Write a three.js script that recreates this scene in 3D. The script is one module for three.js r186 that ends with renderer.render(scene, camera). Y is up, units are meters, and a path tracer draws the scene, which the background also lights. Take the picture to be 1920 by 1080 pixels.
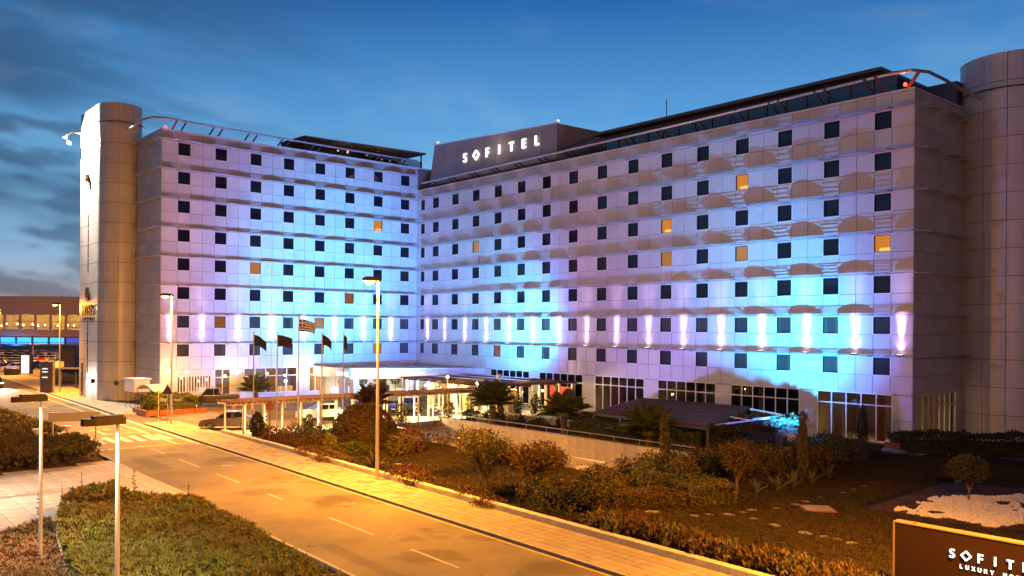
import * as THREE from 'three';
import { FontLoader } from 'three/addons/loaders/FontLoader.js';
import { TextGeometry } from 'three/addons/geometries/TextGeometry.js';
import { MarchingCubes } from 'three/addons/objects/MarchingCubes.js';
import { RectAreaLightUniformsLib } from 'three/addons/lights/RectAreaLightUniformsLib.js';

// ---------- camera, sky, sun, exposure ----------
// x runs along the long wing of the hotel from the inner corner, z along the short wing, both in metres
const scene = new THREE.Scene();
const camera = new THREE.PerspectiveCamera(37.57, 16 / 9, 0.5, 3000);
camera.position.set(95.506, 8.841, 64.989);
camera.rotation.set(0, 0.8611, 0.0077, 'YXZ');
camera.setViewOffset(1920, 1080, 0, -75.5, 1920, 1080);
const renderer = new THREE.WebGLRenderer({ antialias: true });
renderer.setSize(1024, 576);
renderer.toneMapping = THREE.LinearToneMapping;
renderer.toneMappingExposure = 1.0;
renderer.shadowMap.enabled = true;
RectAreaLightUniformsLib.init();

function mulberry(a) { return () => { a |= 0; a = a + 0x6D2B79F5 | 0; let t = Math.imul(a ^ a >>> 15, 1 | a); t = t + Math.imul(t ^ t >>> 7, 61 | t) ^ t; return ((t ^ t >>> 14) >>> 0) / 4294967296; }; }
function hash2(x, y, s) { let h = Math.imul(x | 0, 374761393) + Math.imul(y | 0, 668265263) + Math.imul(s | 0, 1274126177); h = Math.imul(h ^ h >>> 13, 1103515245); return ((h ^ h >>> 16) >>> 0) / 4294967296; }
function vnoise(x, y, s, px = 0, py = 0) {
  const xi = Math.floor(x), yi = Math.floor(y), fx = x - xi, fy = y - yi, u = fx * fx * (3 - 2 * fx), v = fy * fy * (3 - 2 * fy);
  const w = (i, p) => p ? ((i % p) + p) % p : i;
  const a = hash2(w(xi, px), w(yi, py), s), b = hash2(w(xi + 1, px), w(yi, py), s), c = hash2(w(xi, px), w(yi + 1, py), s), d = hash2(w(xi + 1, px), w(yi + 1, py), s);
  return a + (b - a) * u + (c - a) * v + (a - b - c + d) * u * v;
}
function fbm(x, y, s, o = 4, p = 0) { let r = 0, a = 0.5, t = 0; for (let i = 0; i < o; i++) { r += a * vnoise(x, y, s + i, p, p); t += a; a *= 0.5; x *= 2; y *= 2; p *= 2; } return r / t; }
const sstep = (a, b, x) => { const t = Math.min(1, Math.max(0, (x - a) / (b - a))); return t * t * (3 - 2 * t); };
const mix3 = (a, b, t) => [a[0] + (b[0] - a[0]) * t, a[1] + (b[1] - a[1]) * t, a[2] + (b[2] - a[2]) * t];

const GLOW = -174 * Math.PI / 180;   // azimuth of the afterglow, at the left edge of the frame
{
  const W = 3072, H = 1536, d = new Float32Array(W * H * 4), D = Math.PI / 180;
  const stops = [[0, [0.32, 0.40, 0.52]], [3, [0.34, 0.56, 0.78]], [9, [0.21, 0.52, 0.86]], [14, [0.10, 0.34, 0.70]], [21, [0.022, 0.145, 0.43]], [40, [0.009, 0.045, 0.15]], [90, [0.004, 0.02, 0.07]]];
  for (let j = 0; j < H; j++) {
    const el = ((j + 0.5) / H * 180 - 90), e = Math.max(0, el);
    let k = 0; while (k < stops.length - 2 && e > stops[k + 1][0]) k++;
    const base = mix3(stops[k][1], stops[k + 1][1], Math.min(1, (e - stops[k][0]) / (stops[k + 1][0] - stops[k][0])));
    for (let i = 0; i < W; i++) {
      const az = ((i + 0.5) / W - 0.5) * 2 * Math.PI;
      let da = az - GLOW; da = Math.atan2(Math.sin(da), Math.cos(da));
      const west = Math.exp(-Math.pow(da / 0.75, 2)), cloudy = sstep(0.72, 0.12, Math.abs(da + 0.25));
      let c = base.slice();
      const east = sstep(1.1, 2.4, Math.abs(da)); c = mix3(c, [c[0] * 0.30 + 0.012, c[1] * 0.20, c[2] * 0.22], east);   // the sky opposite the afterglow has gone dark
      if (el > -2 && el < 45) {
        const warm = west * (1 - sstep(0, 5.5, e));
        c = mix3(c, [0.40, 0.27, 0.25], warm * 0.9);
        const X = az * 57.3, q = fbm(X * 0.13 + e * 0.14, e * 0.62 + X * 0.055, 11, 5), q2 = fbm(X * 0.07 + 31, e * 0.33 + X * 0.04, 47, 5), q3 = fbm(X * 0.5 + e * 0.2, e * 1.9 + X * 0.12, 71, 4);
        const bank = sstep(0.46, 0.60, q * 0.56 + q3 * 0.34 + 0.07) * cloudy * (1 - sstep(11, 17, e));
        c = mix3(c, mix3([0.095, 0.10, 0.14], [0.03, 0.06, 0.125], sstep(1, 9, e)), bank * 0.88);
        const veil = (0.35 + 0.65 * sstep(0.36, 0.66, q2)) * sstep(0.75, 0.05, Math.abs(da + 0.1)) * sstep(2, 8, e) * (1 - sstep(20, 36, e));
        c = mix3(c, [0.030, 0.075, 0.165], veil * 0.85);
        const wisp = sstep(0.5, 0.8, fbm(X * 0.16 - e * 0.25 + 5, e * 0.5 + X * 0.1, 91, 5)) * sstep(9, 13, e) * (1 - sstep(18, 30, e));
        c = mix3(c, [c[0] * 1.3 + 0.05, c[1] * 1.12 + 0.035, c[2] + 0.03], wisp * 0.45);
      }
      const o = (j * W + i) * 4; d[o] = c[0]; d[o + 1] = c[1]; d[o + 2] = c[2]; d[o + 3] = 1;
    }
  }
  const sky = new THREE.DataTexture(d, W, H, THREE.RGBAFormat, THREE.FloatType);
  sky.mapping = THREE.EquirectangularReflectionMapping; sky.magFilter = sky.minFilter = THREE.LinearFilter; sky.wrapS = THREE.RepeatWrapping; sky.needsUpdate = true;
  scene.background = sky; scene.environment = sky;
}
scene.backgroundIntensity = 1; scene.environmentIntensity = 1;
const sun = new THREE.DirectionalLight(0xffb890, 0.03);   // the last of the afterglow
sun.name = 'afterglow'; sun.position.set(Math.cos(GLOW) * 300, 25, Math.sin(GLOW) * 300); sun.shadow.radius = 30; sun.castShadow = true;
Object.assign(sun.shadow.camera, { left: -150, right: 150, top: 150, bottom: -150, near: 1, far: 700 });
sun.target.position.set(30, 0, 15); scene.add(sun, sun.target);

// light colours (linear)
const SODIUM = new THREE.Color().setRGB(1.0, 0.35, 0.02), WARM = new THREE.Color().setRGB(1, 0.66, 0.27), COOLWARM = new THREE.Color().setRGB(1, 0.78, 0.56);
const CYAN = new THREE.Color().setRGB(0.0, 0.64, 1.0), BLUE = new THREE.Color().setRGB(0.02, 0.27, 1.0), VIOLET = new THREE.Color().setRGB(0.36, 0.19, 1.0), PINK = new THREE.Color().setRGB(0.95, 0.56, 1.0);

// ---------- helpers ----------
const V = (x, y, z) => new THREE.Vector3(x, y, z);
const names = new Map();
function numbered(n) { const k = names.get(n) || 0; names.set(n, k + 1); return k ? n + '_' + String(k).padStart(3, '0') : n; }
class MB {               // collects faces; uv in metres by the way each face points
  constructor() { this.p = []; this.c = null; this.tint = null; }
  col(r, g, b) { this.tint = [r, g, b]; if (!this.c) this.c = []; return this; }
  tri(a, b, c) { this.p.push(a[0], a[1], a[2], b[0], b[1], b[2], c[0], c[1], c[2]); if (this.c) this.c.push(...this.tint, ...this.tint, ...this.tint); return this; }
  quad(a, b, c, d) { return this.tri(a, b, c).tri(a, c, d); }
  box(x0, x1, y0, y1, z0, z1) {
    const a = [x0, y0, z0], b = [x1, y0, z0], c = [x1, y1, z0], d = [x0, y1, z0], e = [x0, y0, z1], f = [x1, y0, z1], g = [x1, y1, z1], h = [x0, y1, z1];
    return this.quad(e, f, g, h).quad(b, a, d, c).quad(a, e, h, d).quad(f, b, c, g).quad(h, g, c, d).quad(a, b, f, e);
  }
  tube(pts, r, seg = 8, r2 = r, cap = true) {
    const rings = [], n = pts.length; let ref = null;
    for (let i = 0; i < n; i++) {
      const p = V(...pts[i]), t = V(...pts[Math.min(n - 1, i + 1)]).sub(V(...pts[Math.max(0, i - 1)])).normalize();
      let u = ref ? ref.clone().sub(t.clone().multiplyScalar(ref.dot(t))) : Math.abs(t.y) < 0.9 ? V(0, 1, 0).cross(t) : V(1, 0, 0).cross(t);
      u.normalize(); ref = u; const w = t.clone().cross(u), rr = r + (r2 - r) * i / (n - 1), ring = [];
      for (let k = 0; k < seg; k++) { const a = k / seg * 2 * Math.PI; ring.push(p.clone().addScaledVector(u, Math.cos(a) * rr).addScaledVector(w, Math.sin(a) * rr).toArray()); }
      rings.push(ring);
    }
    for (let i = 0; i + 1 < n; i++) for (let k = 0; k < seg; k++) { const q = (k + 1) % seg; this.quad(rings[i][k], rings[i][q], rings[i + 1][q], rings[i + 1][k]); }
    if (cap) for (const [ring, p, s] of [[rings[0], pts[0], 1], [rings[n - 1], pts[n - 1], 0]]) for (let k = 0; k < seg; k++) { const q = (k + 1) % seg; s ? this.tri(p, ring[q], ring[k]) : this.tri(p, ring[k], ring[q]); }
    return this;
  }
  bar(a, b, w, h) {      // box-section bar from a to b, w across, h up
    const A = V(...a), B = V(...b), t = B.clone().sub(A).normalize(), s = (Math.abs(t.y) > 0.98 ? V(1, 0, 0) : V(0, 1, 0).cross(t)).normalize(), u = t.clone().cross(s);
    const P = (o, i, j) => o.clone().addScaledVector(s, i * w / 2).addScaledVector(u, j * h / 2).toArray();
    const q = [P(A, -1, -1), P(A, 1, -1), P(A, 1, 1), P(A, -1, 1)], r = [P(B, -1, -1), P(B, 1, -1), P(B, 1, 1), P(B, -1, 1)];
    for (let k = 0; k < 4; k++) { const n = (k + 1) % 4; this.quad(q[k], q[n], r[n], r[k]); }
    return this.quad(q[3], q[2], q[1], q[0]).quad(r[0], r[1], r[2], r[3]);
  }
  prism(poly, y0, y1) {  // poly of [x,z] counter-clockwise seen from above (x right, z down); convex or simple
    const sh = THREE.ShapeUtils.triangulateShape(poly.map(p => new THREE.Vector2(p[0], p[1])), []);
    for (const t of sh) { const [a, b, c] = t.map(i => poly[i]); this.tri([a[0], y1, a[1]], [c[0], y1, c[1]], [b[0], y1, b[1]]); this.tri([a[0], y0, a[1]], [b[0], y0, b[1]], [c[0], y0, c[1]]); }
    for (let i = 0; i < poly.length; i++) { const a = poly[i], b = poly[(i + 1) % poly.length]; this.quad([a[0], y0, a[1]], [a[0], y1, a[1]], [b[0], y1, b[1]], [b[0], y0, b[1]]); }
    return this;
  }
  geo(g, m) { g = g.index ? g.toNonIndexed() : g; if (m) g.applyMatrix4(m); const a = g.attributes.position.array; for (let i = 0; i < a.length; i++) this.p.push(a[i]); if (this.c) for (let i = 0; i < a.length / 3; i++) this.c.push(...this.tint); return this; }
  make(smooth) {
    const g = new THREE.BufferGeometry(), p = new Float32Array(this.p), n = p.length / 3, uv = new Float32Array(n * 2);
    g.setAttribute('position', new THREE.BufferAttribute(p, 3)); g.computeVertexNormals();
    const N = g.attributes.normal.array;
    for (let i = 0; i < n; i++) { const x = Math.abs(N[i * 3]), y = Math.abs(N[i * 3 + 1]), z = Math.abs(N[i * 3 + 2]); if (y >= x && y >= z) { uv[i * 2] = p[i * 3]; uv[i * 2 + 1] = p[i * 3 + 2]; } else if (x > z) { uv[i * 2] = p[i * 3 + 2]; uv[i * 2 + 1] = p[i * 3 + 1]; } else { uv[i * 2] = p[i * 3]; uv[i * 2 + 1] = p[i * 3 + 1]; } }
    g.setAttribute('uv', new THREE.BufferAttribute(uv, 2));
    if (this.c) g.setAttribute('color', new THREE.BufferAttribute(new Float32Array(this.c), 3));
    return g;
  }
}
const ORD = ['first', 'second', 'third', 'fourth', 'fifth', 'sixth', 'seventh', 'eighth', 'ninth', 'tenth', 'eleventh', 'twelfth', 'thirteenth', 'fourteenth', 'fifteenth', 'sixteenth'];
function mesh(name, g, mat, parent = scene) {
  const m = new THREE.Mesh(g instanceof MB ? g.make() : g, mat); m.castShadow = m.receiveShadow = true;
  m.name = parent === scene ? numbered(name) : name; parent.add(m); return m;
}
function tag(o, label, category, group) { o.userData.label = label; o.userData.category = category; if (group) o.userData.group = group; return o; }
function thing(name, label, category, [x, y, z] = [0, 0, 0], turn = 0, group) {
  const o = new THREE.Group(); o.name = numbered(name); o.position.set(x, y, z); o.rotation.y = turn; scene.add(o); return tag(o, label, category, group);
}
function struct(name, g, mat) { const m = mesh(name, g, mat); m.userData.kind = 'structure'; return m; }
function copyOf(o, [x, y, z], turn, label, group) {
  const c = o.clone(); c.name = numbered(o.name.replace(/_\d{3}$/, '')); c.userData = { ...o.userData }; c.position.set(x, y, z); c.rotation.y = turn; scene.add(c);
  if (label) c.userData.label = label; if (group) c.userData.group = group; return c;
}
function spot(parent, from, to, color, cd, half, blend = 1, size = 3) {
  const s = new THREE.SpotLight(color, cd, 0, half * Math.PI / 180, blend, 2); s.position.set(...from); s.target.position.set(...to);
  s.castShadow = true; s.shadow.radius = size; s.name = 'beam'; parent.add(s, s.target); return s;
}
function point(parent, at, color, cd, size = 4) { const s = new THREE.PointLight(color, cd, 0, 2); s.position.set(...at); s.castShadow = true; s.shadow.radius = size; s.name = 'glow'; parent.add(s); return s; }

// ---------- textures and materials ----------
function tex(size, fn, metres, srgb = false) {
  const d = new Uint8Array(size * size * 4);
  for (let j = 0; j < size; j++) for (let i = 0; i < size; i++) { const c = fn(i / size, j / size), o = (j * size + i) * 4; for (let k = 0; k < 3; k++) d[o + k] = Math.max(0, Math.min(255, (Array.isArray(c) ? c[k] : c) * 255)); d[o + 3] = 255; }
  const t = new THREE.DataTexture(d, size, size); t.wrapS = t.wrapT = THREE.RepeatWrapping; t.magFilter = THREE.LinearFilter; t.minFilter = THREE.LinearMipmapLinearFilter; t.generateMipmaps = true;
  t.repeat.set(1 / metres, 1 / metres); if (srgb) t.colorSpace = THREE.SRGBColorSpace; t.needsUpdate = true; return t;
}
const grain = (s, lo, hi, f, oct) => (u, v) => lo + (hi - lo) * fbm(u * f, v * f, s, oct, f);
const T = {
  asphalt: tex(1024, (u, v) => { const a = 0.66 + 0.24 * fbm(u * 8, v * 8, 3, 5, 8) + 0.20 * (hash2(u * 1024, v * 1024, 5) - 0.5), b = fbm(u * 3, v * 3, 91, 3, 3), st = sstep(0.60, 0.70, fbm(u * 6, v * 6, 95, 4, 6)), w = fbm(u * 5, v * 5, 97, 4, 5), cr = Math.abs(w - 0.5) < 0.0035 && fbm(u * 4, v * 4, 99, 2, 4) > 0.52 ? 0.72 : 1; return a * (0.84 + 0.28 * b) * (1 - 0.16 * st) * cr; }, 16, true),
  asphaltB: tex(256, (u, v) => hash2(u * 256, v * 256, 8) * 0.6 + 0.4 * fbm(u * 32, v * 32, 4, 2, 32), 1.6),
  stone: tex(512, (u, v) => 0.72 + 0.26 * fbm(u * 8, v * 8, 21, 5, 8) - 0.20 * sstep(0.62, 0.8, fbm(u * 5, v * 5, 22, 4, 5)), 4, true),
  stoneB: tex(256, grain(25, 0, 1, 24, 4), 1.5),
  panel: tex(512, (u, v) => 0.88 + 0.12 * fbm(u * 4, v * 4, 31, 4, 4) - 0.10 * sstep(0.6, 0.85, fbm(u * 48, v * 3, 33, 3, 3)) * vnoise(u * 6, v * 2, 35, 6, 2), 7, true),
  dirt: tex(512, (u, v) => 0.55 + 0.45 * fbm(u * 12, v * 12, 41, 5, 12), 5, true),
  lawn: tex(512, (u, v) => { const a = 0.5 + 0.4 * fbm(u * 10, v * 10, 51, 4, 10) + 0.25 * (hash2(u * 512, v * 512, 52) - 0.5), b = fbm(u * 5, v * 5, 53, 3, 5); return [a * (0.92 + 0.25 * b), a, a * 0.8]; }, 7, true),
  lawnB: tex(256, (u, v) => hash2(u * 256, v * 256, 57), 1.5),
  wood: tex(256, (u, v) => 0.6 + 0.4 * fbm(u * 4, v * 40, 61, 4, 4), 1.2, true),
};
const std = (r, g, b, rough = 0.7, o = {}) => { const m = new THREE.MeshStandardMaterial({ roughness: rough, ...o }); m.color.setRGB(r, g, b); return m; };
const glow = (r, g, b, k) => { const m = new THREE.MeshStandardMaterial({ roughness: 0.6 }); m.color.setRGB(0.06, 0.06, 0.06); m.emissive.setRGB(r, g, b); m.emissiveIntensity = k; return m; };
const glass = (rough = 0.02, tint = [0.9, 0.95, 0.95]) => { const m = new THREE.MeshPhysicalMaterial({ transmission: 1, thickness: 0, roughness: rough, ior: 1.5, specularIntensity: 0.5 }); m.color.setRGB(...tint); return m; };
const leafMat = (r, g, b, o = {}) => { const m = new THREE.MeshPhysicalMaterial({ roughness: 0.75, vertexColors: true, side: THREE.DoubleSide, transmission: 0.25, thickness: 0, specularIntensity: 0.35, ...o }); m.color.setRGB(r, g, b); return m; };
const matt = (r, g, b, rough, o = {}) => { const m = new THREE.MeshPhysicalMaterial({ roughness: rough, specularIntensity: 0.3, ...o }); m.color.setRGB(r, g, b); return m; };
const M = {
  panel: std(0.62, 0.60, 0.58, 0.38, { map: T.panel }), panelB: std(0.59, 0.575, 0.56, 0.40, { map: T.panel }), panelC: std(0.64, 0.62, 0.60, 0.36, { map: T.panel }),
  core: std(0.16, 0.15, 0.145, 0.8), trim: std(0.62, 0.62, 0.62, 0.45), shelf: std(0.40, 0.39, 0.38, 0.45), steel: std(0.5, 0.5, 0.5, 0.35, { metalness: 0.6 }),
  frame: std(0.05, 0.05, 0.055, 0.4), whiteFrame: std(0.7, 0.7, 0.68, 0.4), darkGlass: std(0.012, 0.011, 0.016, 0.06), clear: glass(), solar: glass(0.02, [0.17, 0.155, 0.20]), grey: glass(0.02, [0.36, 0.35, 0.36]), wornPaint: std(0.40, 0.38, 0.33, 0.75, { map: T.stone }),
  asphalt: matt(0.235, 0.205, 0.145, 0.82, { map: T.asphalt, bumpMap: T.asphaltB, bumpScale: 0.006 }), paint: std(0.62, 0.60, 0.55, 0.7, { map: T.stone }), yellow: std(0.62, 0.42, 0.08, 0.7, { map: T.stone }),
  kerb: std(0.36, 0.34, 0.31, 0.85, { map: T.stone, bumpMap: T.stoneB, bumpScale: 0.008 }), lowWall: std(0.50, 0.47, 0.40, 0.85, { map: T.stone, bumpMap: T.stoneB, bumpScale: 0.01 }),
  paver: [0.30, 0.27, 0.33].map(k => std(k * 1.05, k * 0.95, k * 0.8, 0.85, { map: T.stone, bumpMap: T.stoneB, bumpScale: 0.006 })), mortar: std(0.10, 0.09, 0.08, 0.95),
  slab: [0.36, 0.34, 0.38].map(k => std(k, k * 0.96, k * 0.9, 0.8, { map: T.stone, bumpMap: T.stoneB, bumpScale: 0.005 })),
  lawn: matt(0.045, 0.029, 0.009, 0.95, { map: T.lawn, bumpMap: T.lawnB, bumpScale: 0.03 }), soil: matt(0.10, 0.05, 0.03, 0.95, { map: T.dirt, bumpMap: T.stoneB, bumpScale: 0.02 }), dirt: std(0.16, 0.11, 0.07, 0.95, { map: T.dirt }),
  wallTile: [0.70, 0.66, 0.73].map(k => std(k, k * 0.93, k * 0.82, 0.6, { map: T.stone })),
  wood: matt(0.20, 0.105, 0.06, 0.75, { map: T.wood }), woodDark: matt(0.10, 0.05, 0.032, 0.75, { map: T.wood }), woodMid: matt(0.155, 0.078, 0.046, 0.75, { map: T.wood }),
  cream: std(0.66, 0.60, 0.50, 0.6), white: std(0.75, 0.74, 0.72, 0.5), black: std(0.02, 0.02, 0.02, 0.5), bronze: std(0.08, 0.05, 0.035, 0.4), pole: std(0.42, 0.42, 0.42, 0.45, { metalness: 0.3 }), lampHead: matt(0.055, 0.038, 0.028, 0.55),
  red: std(0.42, 0.04, 0.025, 0.5), brick: std(0.28, 0.085, 0.05, 0.8, { map: T.stone }), rubber: std(0.015, 0.015, 0.015, 0.8), chrome: std(0.6, 0.6, 0.6, 0.2, { metalness: 0.9 }),
  bark: std(0.14, 0.09, 0.06, 0.95, { map: T.dirt, bumpMap: T.stoneB, bumpScale: 0.03 }), signBrown: matt(0.012, 0.0045, 0.0025, 0.7),
  leafOlive: leafMat(0.08, 0.068, 0.034), leafDark: leafMat(0.042, 0.044, 0.02), leafMid: leafMat(0.055, 0.066, 0.022), leafBright: leafMat(0.085, 0.10, 0.027), leafRed: leafMat(0.10, 0.042, 0.028), leafYellow: leafMat(0.15, 0.135, 0.03), leafGrey: leafMat(0.10, 0.10, 0.075), leafDry: leafMat(0.078, 0.048, 0.022),
  bulb: glow(1, 0.72, 0.34, 9), sodiumLens: glow(1, 0.5, 0.10, 14), cyanLens: glow(0.1, 0.65, 1, 6), violetLens: glow(0.5, 0.3, 1, 6), pinkLens: glow(1, 0.75, 1, 7), whiteLens: glow(1, 0.93, 0.8, 9),
  letter: glow(1, 0.95, 0.86, 2.2), neon: glow(0.08, 0.5, 1, 1.5), redLens: glow(1, 0.05, 0.02, 5),
};
// ---------- setting: ground, road, pavements ----------
const RT = -0.03;                                             // the road runs at a slight angle to the long wing
const onRoad = (s, t) => [30 + s * Math.cos(RT) + t * Math.sin(RT), s * -Math.sin(RT) + t * Math.cos(RT)];   // road metres to x, z
function roadPlace(o) { o.position.set(30, 0, 0); o.rotation.y = RT; return o; }
const TR = { x0: 29.5, x1: 59.6, z0: 17.8, z1: 26.4 };      // the ramp cutting
function sheet(outer, holes, y) {
  const sh = new THREE.Shape(outer.map(p => new THREE.Vector2(p[0], -p[1]))); for (const h of holes) sh.holes.push(new THREE.Path(h.map(p => new THREE.Vector2(p[0], -p[1]))));
  const g = new THREE.ShapeGeometry(sh); g.rotateX(-Math.PI / 2); g.translate(0, y, 0);
  const P = g.attributes.position, u = g.attributes.uv; for (let i = 0; i < P.count; i++) u.setXY(i, P.getX(i), P.getZ(i)); return g;
}
const hole = [[TR.x0, TR.z0], [TR.x1, TR.z0], [TR.x1, TR.z1], [TR.x0, TR.z1]];
struct('ground', sheet([[-1800, -1800], [1800, -1800], [1800, 1800], [-1800, 1800]], [hole], -0.06), M.dirt);
struct('lawn', sheet([[27.6, 0.5], [150, 0.5], [150, 41.8], [27.6, 37.9]], [hole], 0.0), M.lawn);
// forecourt, rising a little to the short wing
const foreY = (x, z) => 0.01 + 0.42 * Math.max(0, Math.min(1, 1 - x / 22)) * sstep(37, 30, z);
{
  const b = new MB(), f = (x, z) => [x, foreY(x, z), z];
  for (let x = -7; x < 28.4; x += 1.18) for (let z = 0; z < 37.8; z += 1.8) b.quad(f(x, z), f(x, Math.min(37.8, z + 1.8)), f(x + 1.18, Math.min(37.8, z + 1.8)), f(x + 1.18, z));
  struct('forecourt_road', b, M.asphalt);
}
roadPlace(struct('road', new MB().quad([-330, 0, 41], [-330, 0, 48.5], [110, 0, 48.5], [110, 0, 41]), M.asphalt));
struct('car_park_ground', sheet([[-420, -120], [-62, -120], [-62, 34], [-420, 34]], [], -0.02), std(0.16, 0.10, 0.07, 0.9, { map: T.asphalt }));
// kerbs: each stone its own piece
{
  const kg = new THREE.Group(); kg.name = 'kerb'; kg.userData.kind = 'structure'; scene.add(kg); roadPlace(kg);
  const g = new MB().box(0, 0.98, -0.05, 0.13, 40.86, 41.0).make(), g2 = new MB().box(0, 0.98, -0.05, 0.10, 48.5, 48.64).make();
  for (let s = -25; s < 58; s++) { if (s > -21.5 && s < -12.5) continue; const m = mesh('kerb_stone', g, M.kerb, kg); m.position.x = s; m.rotation.z = (hash2(s, 1, 2) - 0.5) * 0.004; }
  for (let s = 5; s < 42; s++) { const m = mesh('kerb_stone', g2, M.kerb, kg); m.position.x = s; }
  const far = mesh('kerb_run', new MB().box(-120, -25.02, -0.05, 0.13, 40.86, 41.0), M.kerb, kg); far.userData.kind = 'stuff';
}
// pavement along the garden, of small square setts
{
  const p = new THREE.Group(); p.name = 'pavement'; p.userData.kind = 'structure'; scene.add(p); roadPlace(p);
  mesh('bed', new MB().box(-12.4, 58, -0.05, 0.105, 37.9, 40.85), M.mortar, p);
  const g = new MB().box(0.014, 0.461, 0.08, 0.128, 0.014, 0.461).make(), rest = M.paver.map(() => new MB());
  for (let i = 0; i < 148; i++) for (let j = 0; j < 6; j++) {
    const s = -12.4 + i * 0.475, t = 38.0 + j * 0.475, k = Math.floor(hash2(i, j, 7) * 3), dy = (hash2(i, j, 9) - 0.5) * 0.006;
    if (i >= 91 && i < 141) { const m = mesh('paver', g, M.paver[k], p); m.position.set(s, dy, t); } else rest[k].box(s + 0.014, s + 0.461, 0.08, 0.128 + dy, t + 0.014, t + 0.461);
  }
  rest.forEach((b, k) => { mesh('far_pavers', b, M.paver[k], p).userData.kind = 'stuff'; });
  mesh('far_paving', new MB().box(-100, -21.5, -0.05, 0.12, 36.2, 40.85), M.slab[0], p);
}
// slab pavement on the near left of the road
{
  const p = new THREE.Group(); p.name = 'slab_pavement'; p.userData.kind = 'structure'; scene.add(p);
  const poly = [[37.2, 48.9], [54.6, 49.35], [60, 57], [66, 66], [66, 80], [36, 80], [38.8, 56]];
  const bed = sheet(poly, [], 0.07); mesh('bed', bed, M.mortar, p);
  const inside = (x, z) => { let c = false; for (let i = 0, j = poly.length - 1; i < poly.length; j = i++) { const [xi, zi] = poly[i], [xj, zj] = poly[j]; if ((zi > z) !== (zj > z) && x < (xj - xi) * (z - zi) / (zj - zi) + xi) c = !c; } return c; };
  const g = new MB().box(0.008, 1.042, 0.04, 0.092, 0.008, 1.042).make(), rest = new MB(); let n = 0;
  for (let j = 0; j < 30; j++) for (let i = 0; i < 29; i++) {
    const x = 36 + i * 1.05, z = 48.95 + j * 1.05; if (!inside(x + 0.52, z + 0.52)) continue; const dy = (hash2(i, j, 3) - 0.5) * 0.008;
    if (z < 62 && x < 57 && n < 290) { n++; const m = mesh('slab', g, M.slab[Math.floor(hash2(i, j, 5) * 3)], p); m.position.set(x, dy, z); } else rest.box(x + 0.008, x + 1.042, 0.04, 0.092 + dy, z + 0.008, z + 1.042);
  }
  mesh('far_slabs', rest, M.slab[0], p).userData.kind = 'stuff';
}
// road markings, with car light trails laid in as white lines
{
  const R = new THREE.Group(); R.name = 'road_markings'; R.userData.kind = 'structure'; scene.add(R); roadPlace(R);
  const q = (s0, s1, t0, t1, sk = 0, y = 0.005) => new MB().quad([s0, y, t0], [s0 + sk, y, t1], [s1 + sk, y, t1], [s1, y, t0]);
  for (const [a, b] of [[4.2, 7], [10.1, 14], [16.9, 20.6], [24.6, 26.4], [31.6, 35.7], [38.7, 42], [45.5, 49], [-20, -16.4], [-28, -24.5], [-36, -32.5], [-44, -40.5]]) mesh('centre_dash', q(a, b, 44.8, 44.92), M.wornPaint, R);
  for (let k = 0; k < 6; k++) mesh('zebra_stripe', q(-4.3, -0.6, 41.9 + k * 0.98, 42.4 + k * 0.98), M.paint, R);
  mesh('trail_and_edge_line', q(-60, 3.4, 41.18, 41.46), M.paint, R);  // car light trail along the kerb, put in as a white painted strip
  mesh('trail_and_edge_line', q(-60, 2.4, 42.55, 42.70), M.paint, R);  // second car light trail, likewise painted on the road
  mesh('trail_and_edge_line', q(5, 52, 41.12, 41.22), M.yellow, R);
  mesh('stop_box', q(-6.6, -6.4, 42.4, 45.6), M.paint, R); mesh('stop_box', q(-9.5, -6.6, 45.4, 45.6), M.paint, R); mesh('stop_box', q(-9.5, -6.6, 42.4, 42.6), M.paint, R);
}
for (const [s, label] of [[-9.9, 'black and yellow striped speed bump beyond the zebra crossing'], [2.5, 'yellow speed bump just before the zebra crossing']]) {
  const o = roadPlace(thing('speed_bump', label, 'speed bump')); o.userData.group = 'speed bumps';
  for (let k = 0; k < 13; k++) { const t = 41.25 + k * 0.53, b = new MB(), pr = [[0, 0.003], [0.1, 0.04], [0.3, 0.05], [0.4, 0.003]]; for (let i = 0; i < 3; i++) b.quad([s + pr[i][0], pr[i][1], t], [s + pr[i][0], pr[i][1], t + 0.5], [s + pr[i + 1][0], pr[i + 1][1], t + 0.5], [s + pr[i + 1][0], pr[i + 1][1], t]); mesh('segment', b, s < 0 && k % 2 ? M.black : k % 4 === 3 ? M.black : M.yellow, o); }
}
// low rendered wall along the garden
{
  const o = roadPlace(thing('garden_wall', 'low pale rendered wall between the pavement and the garden', 'wall'));
  for (let s = -1.4; s < 58; s += 3) { const j = (hash2(Math.round(s * 10), 3, 3) - 0.5) * 0.02; mesh('block', new MB().box(s, Math.min(58, s + 2.985), 0, 0.36 + j, 37.52, 37.92 + j), M.lowWall, o); }
}
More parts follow.
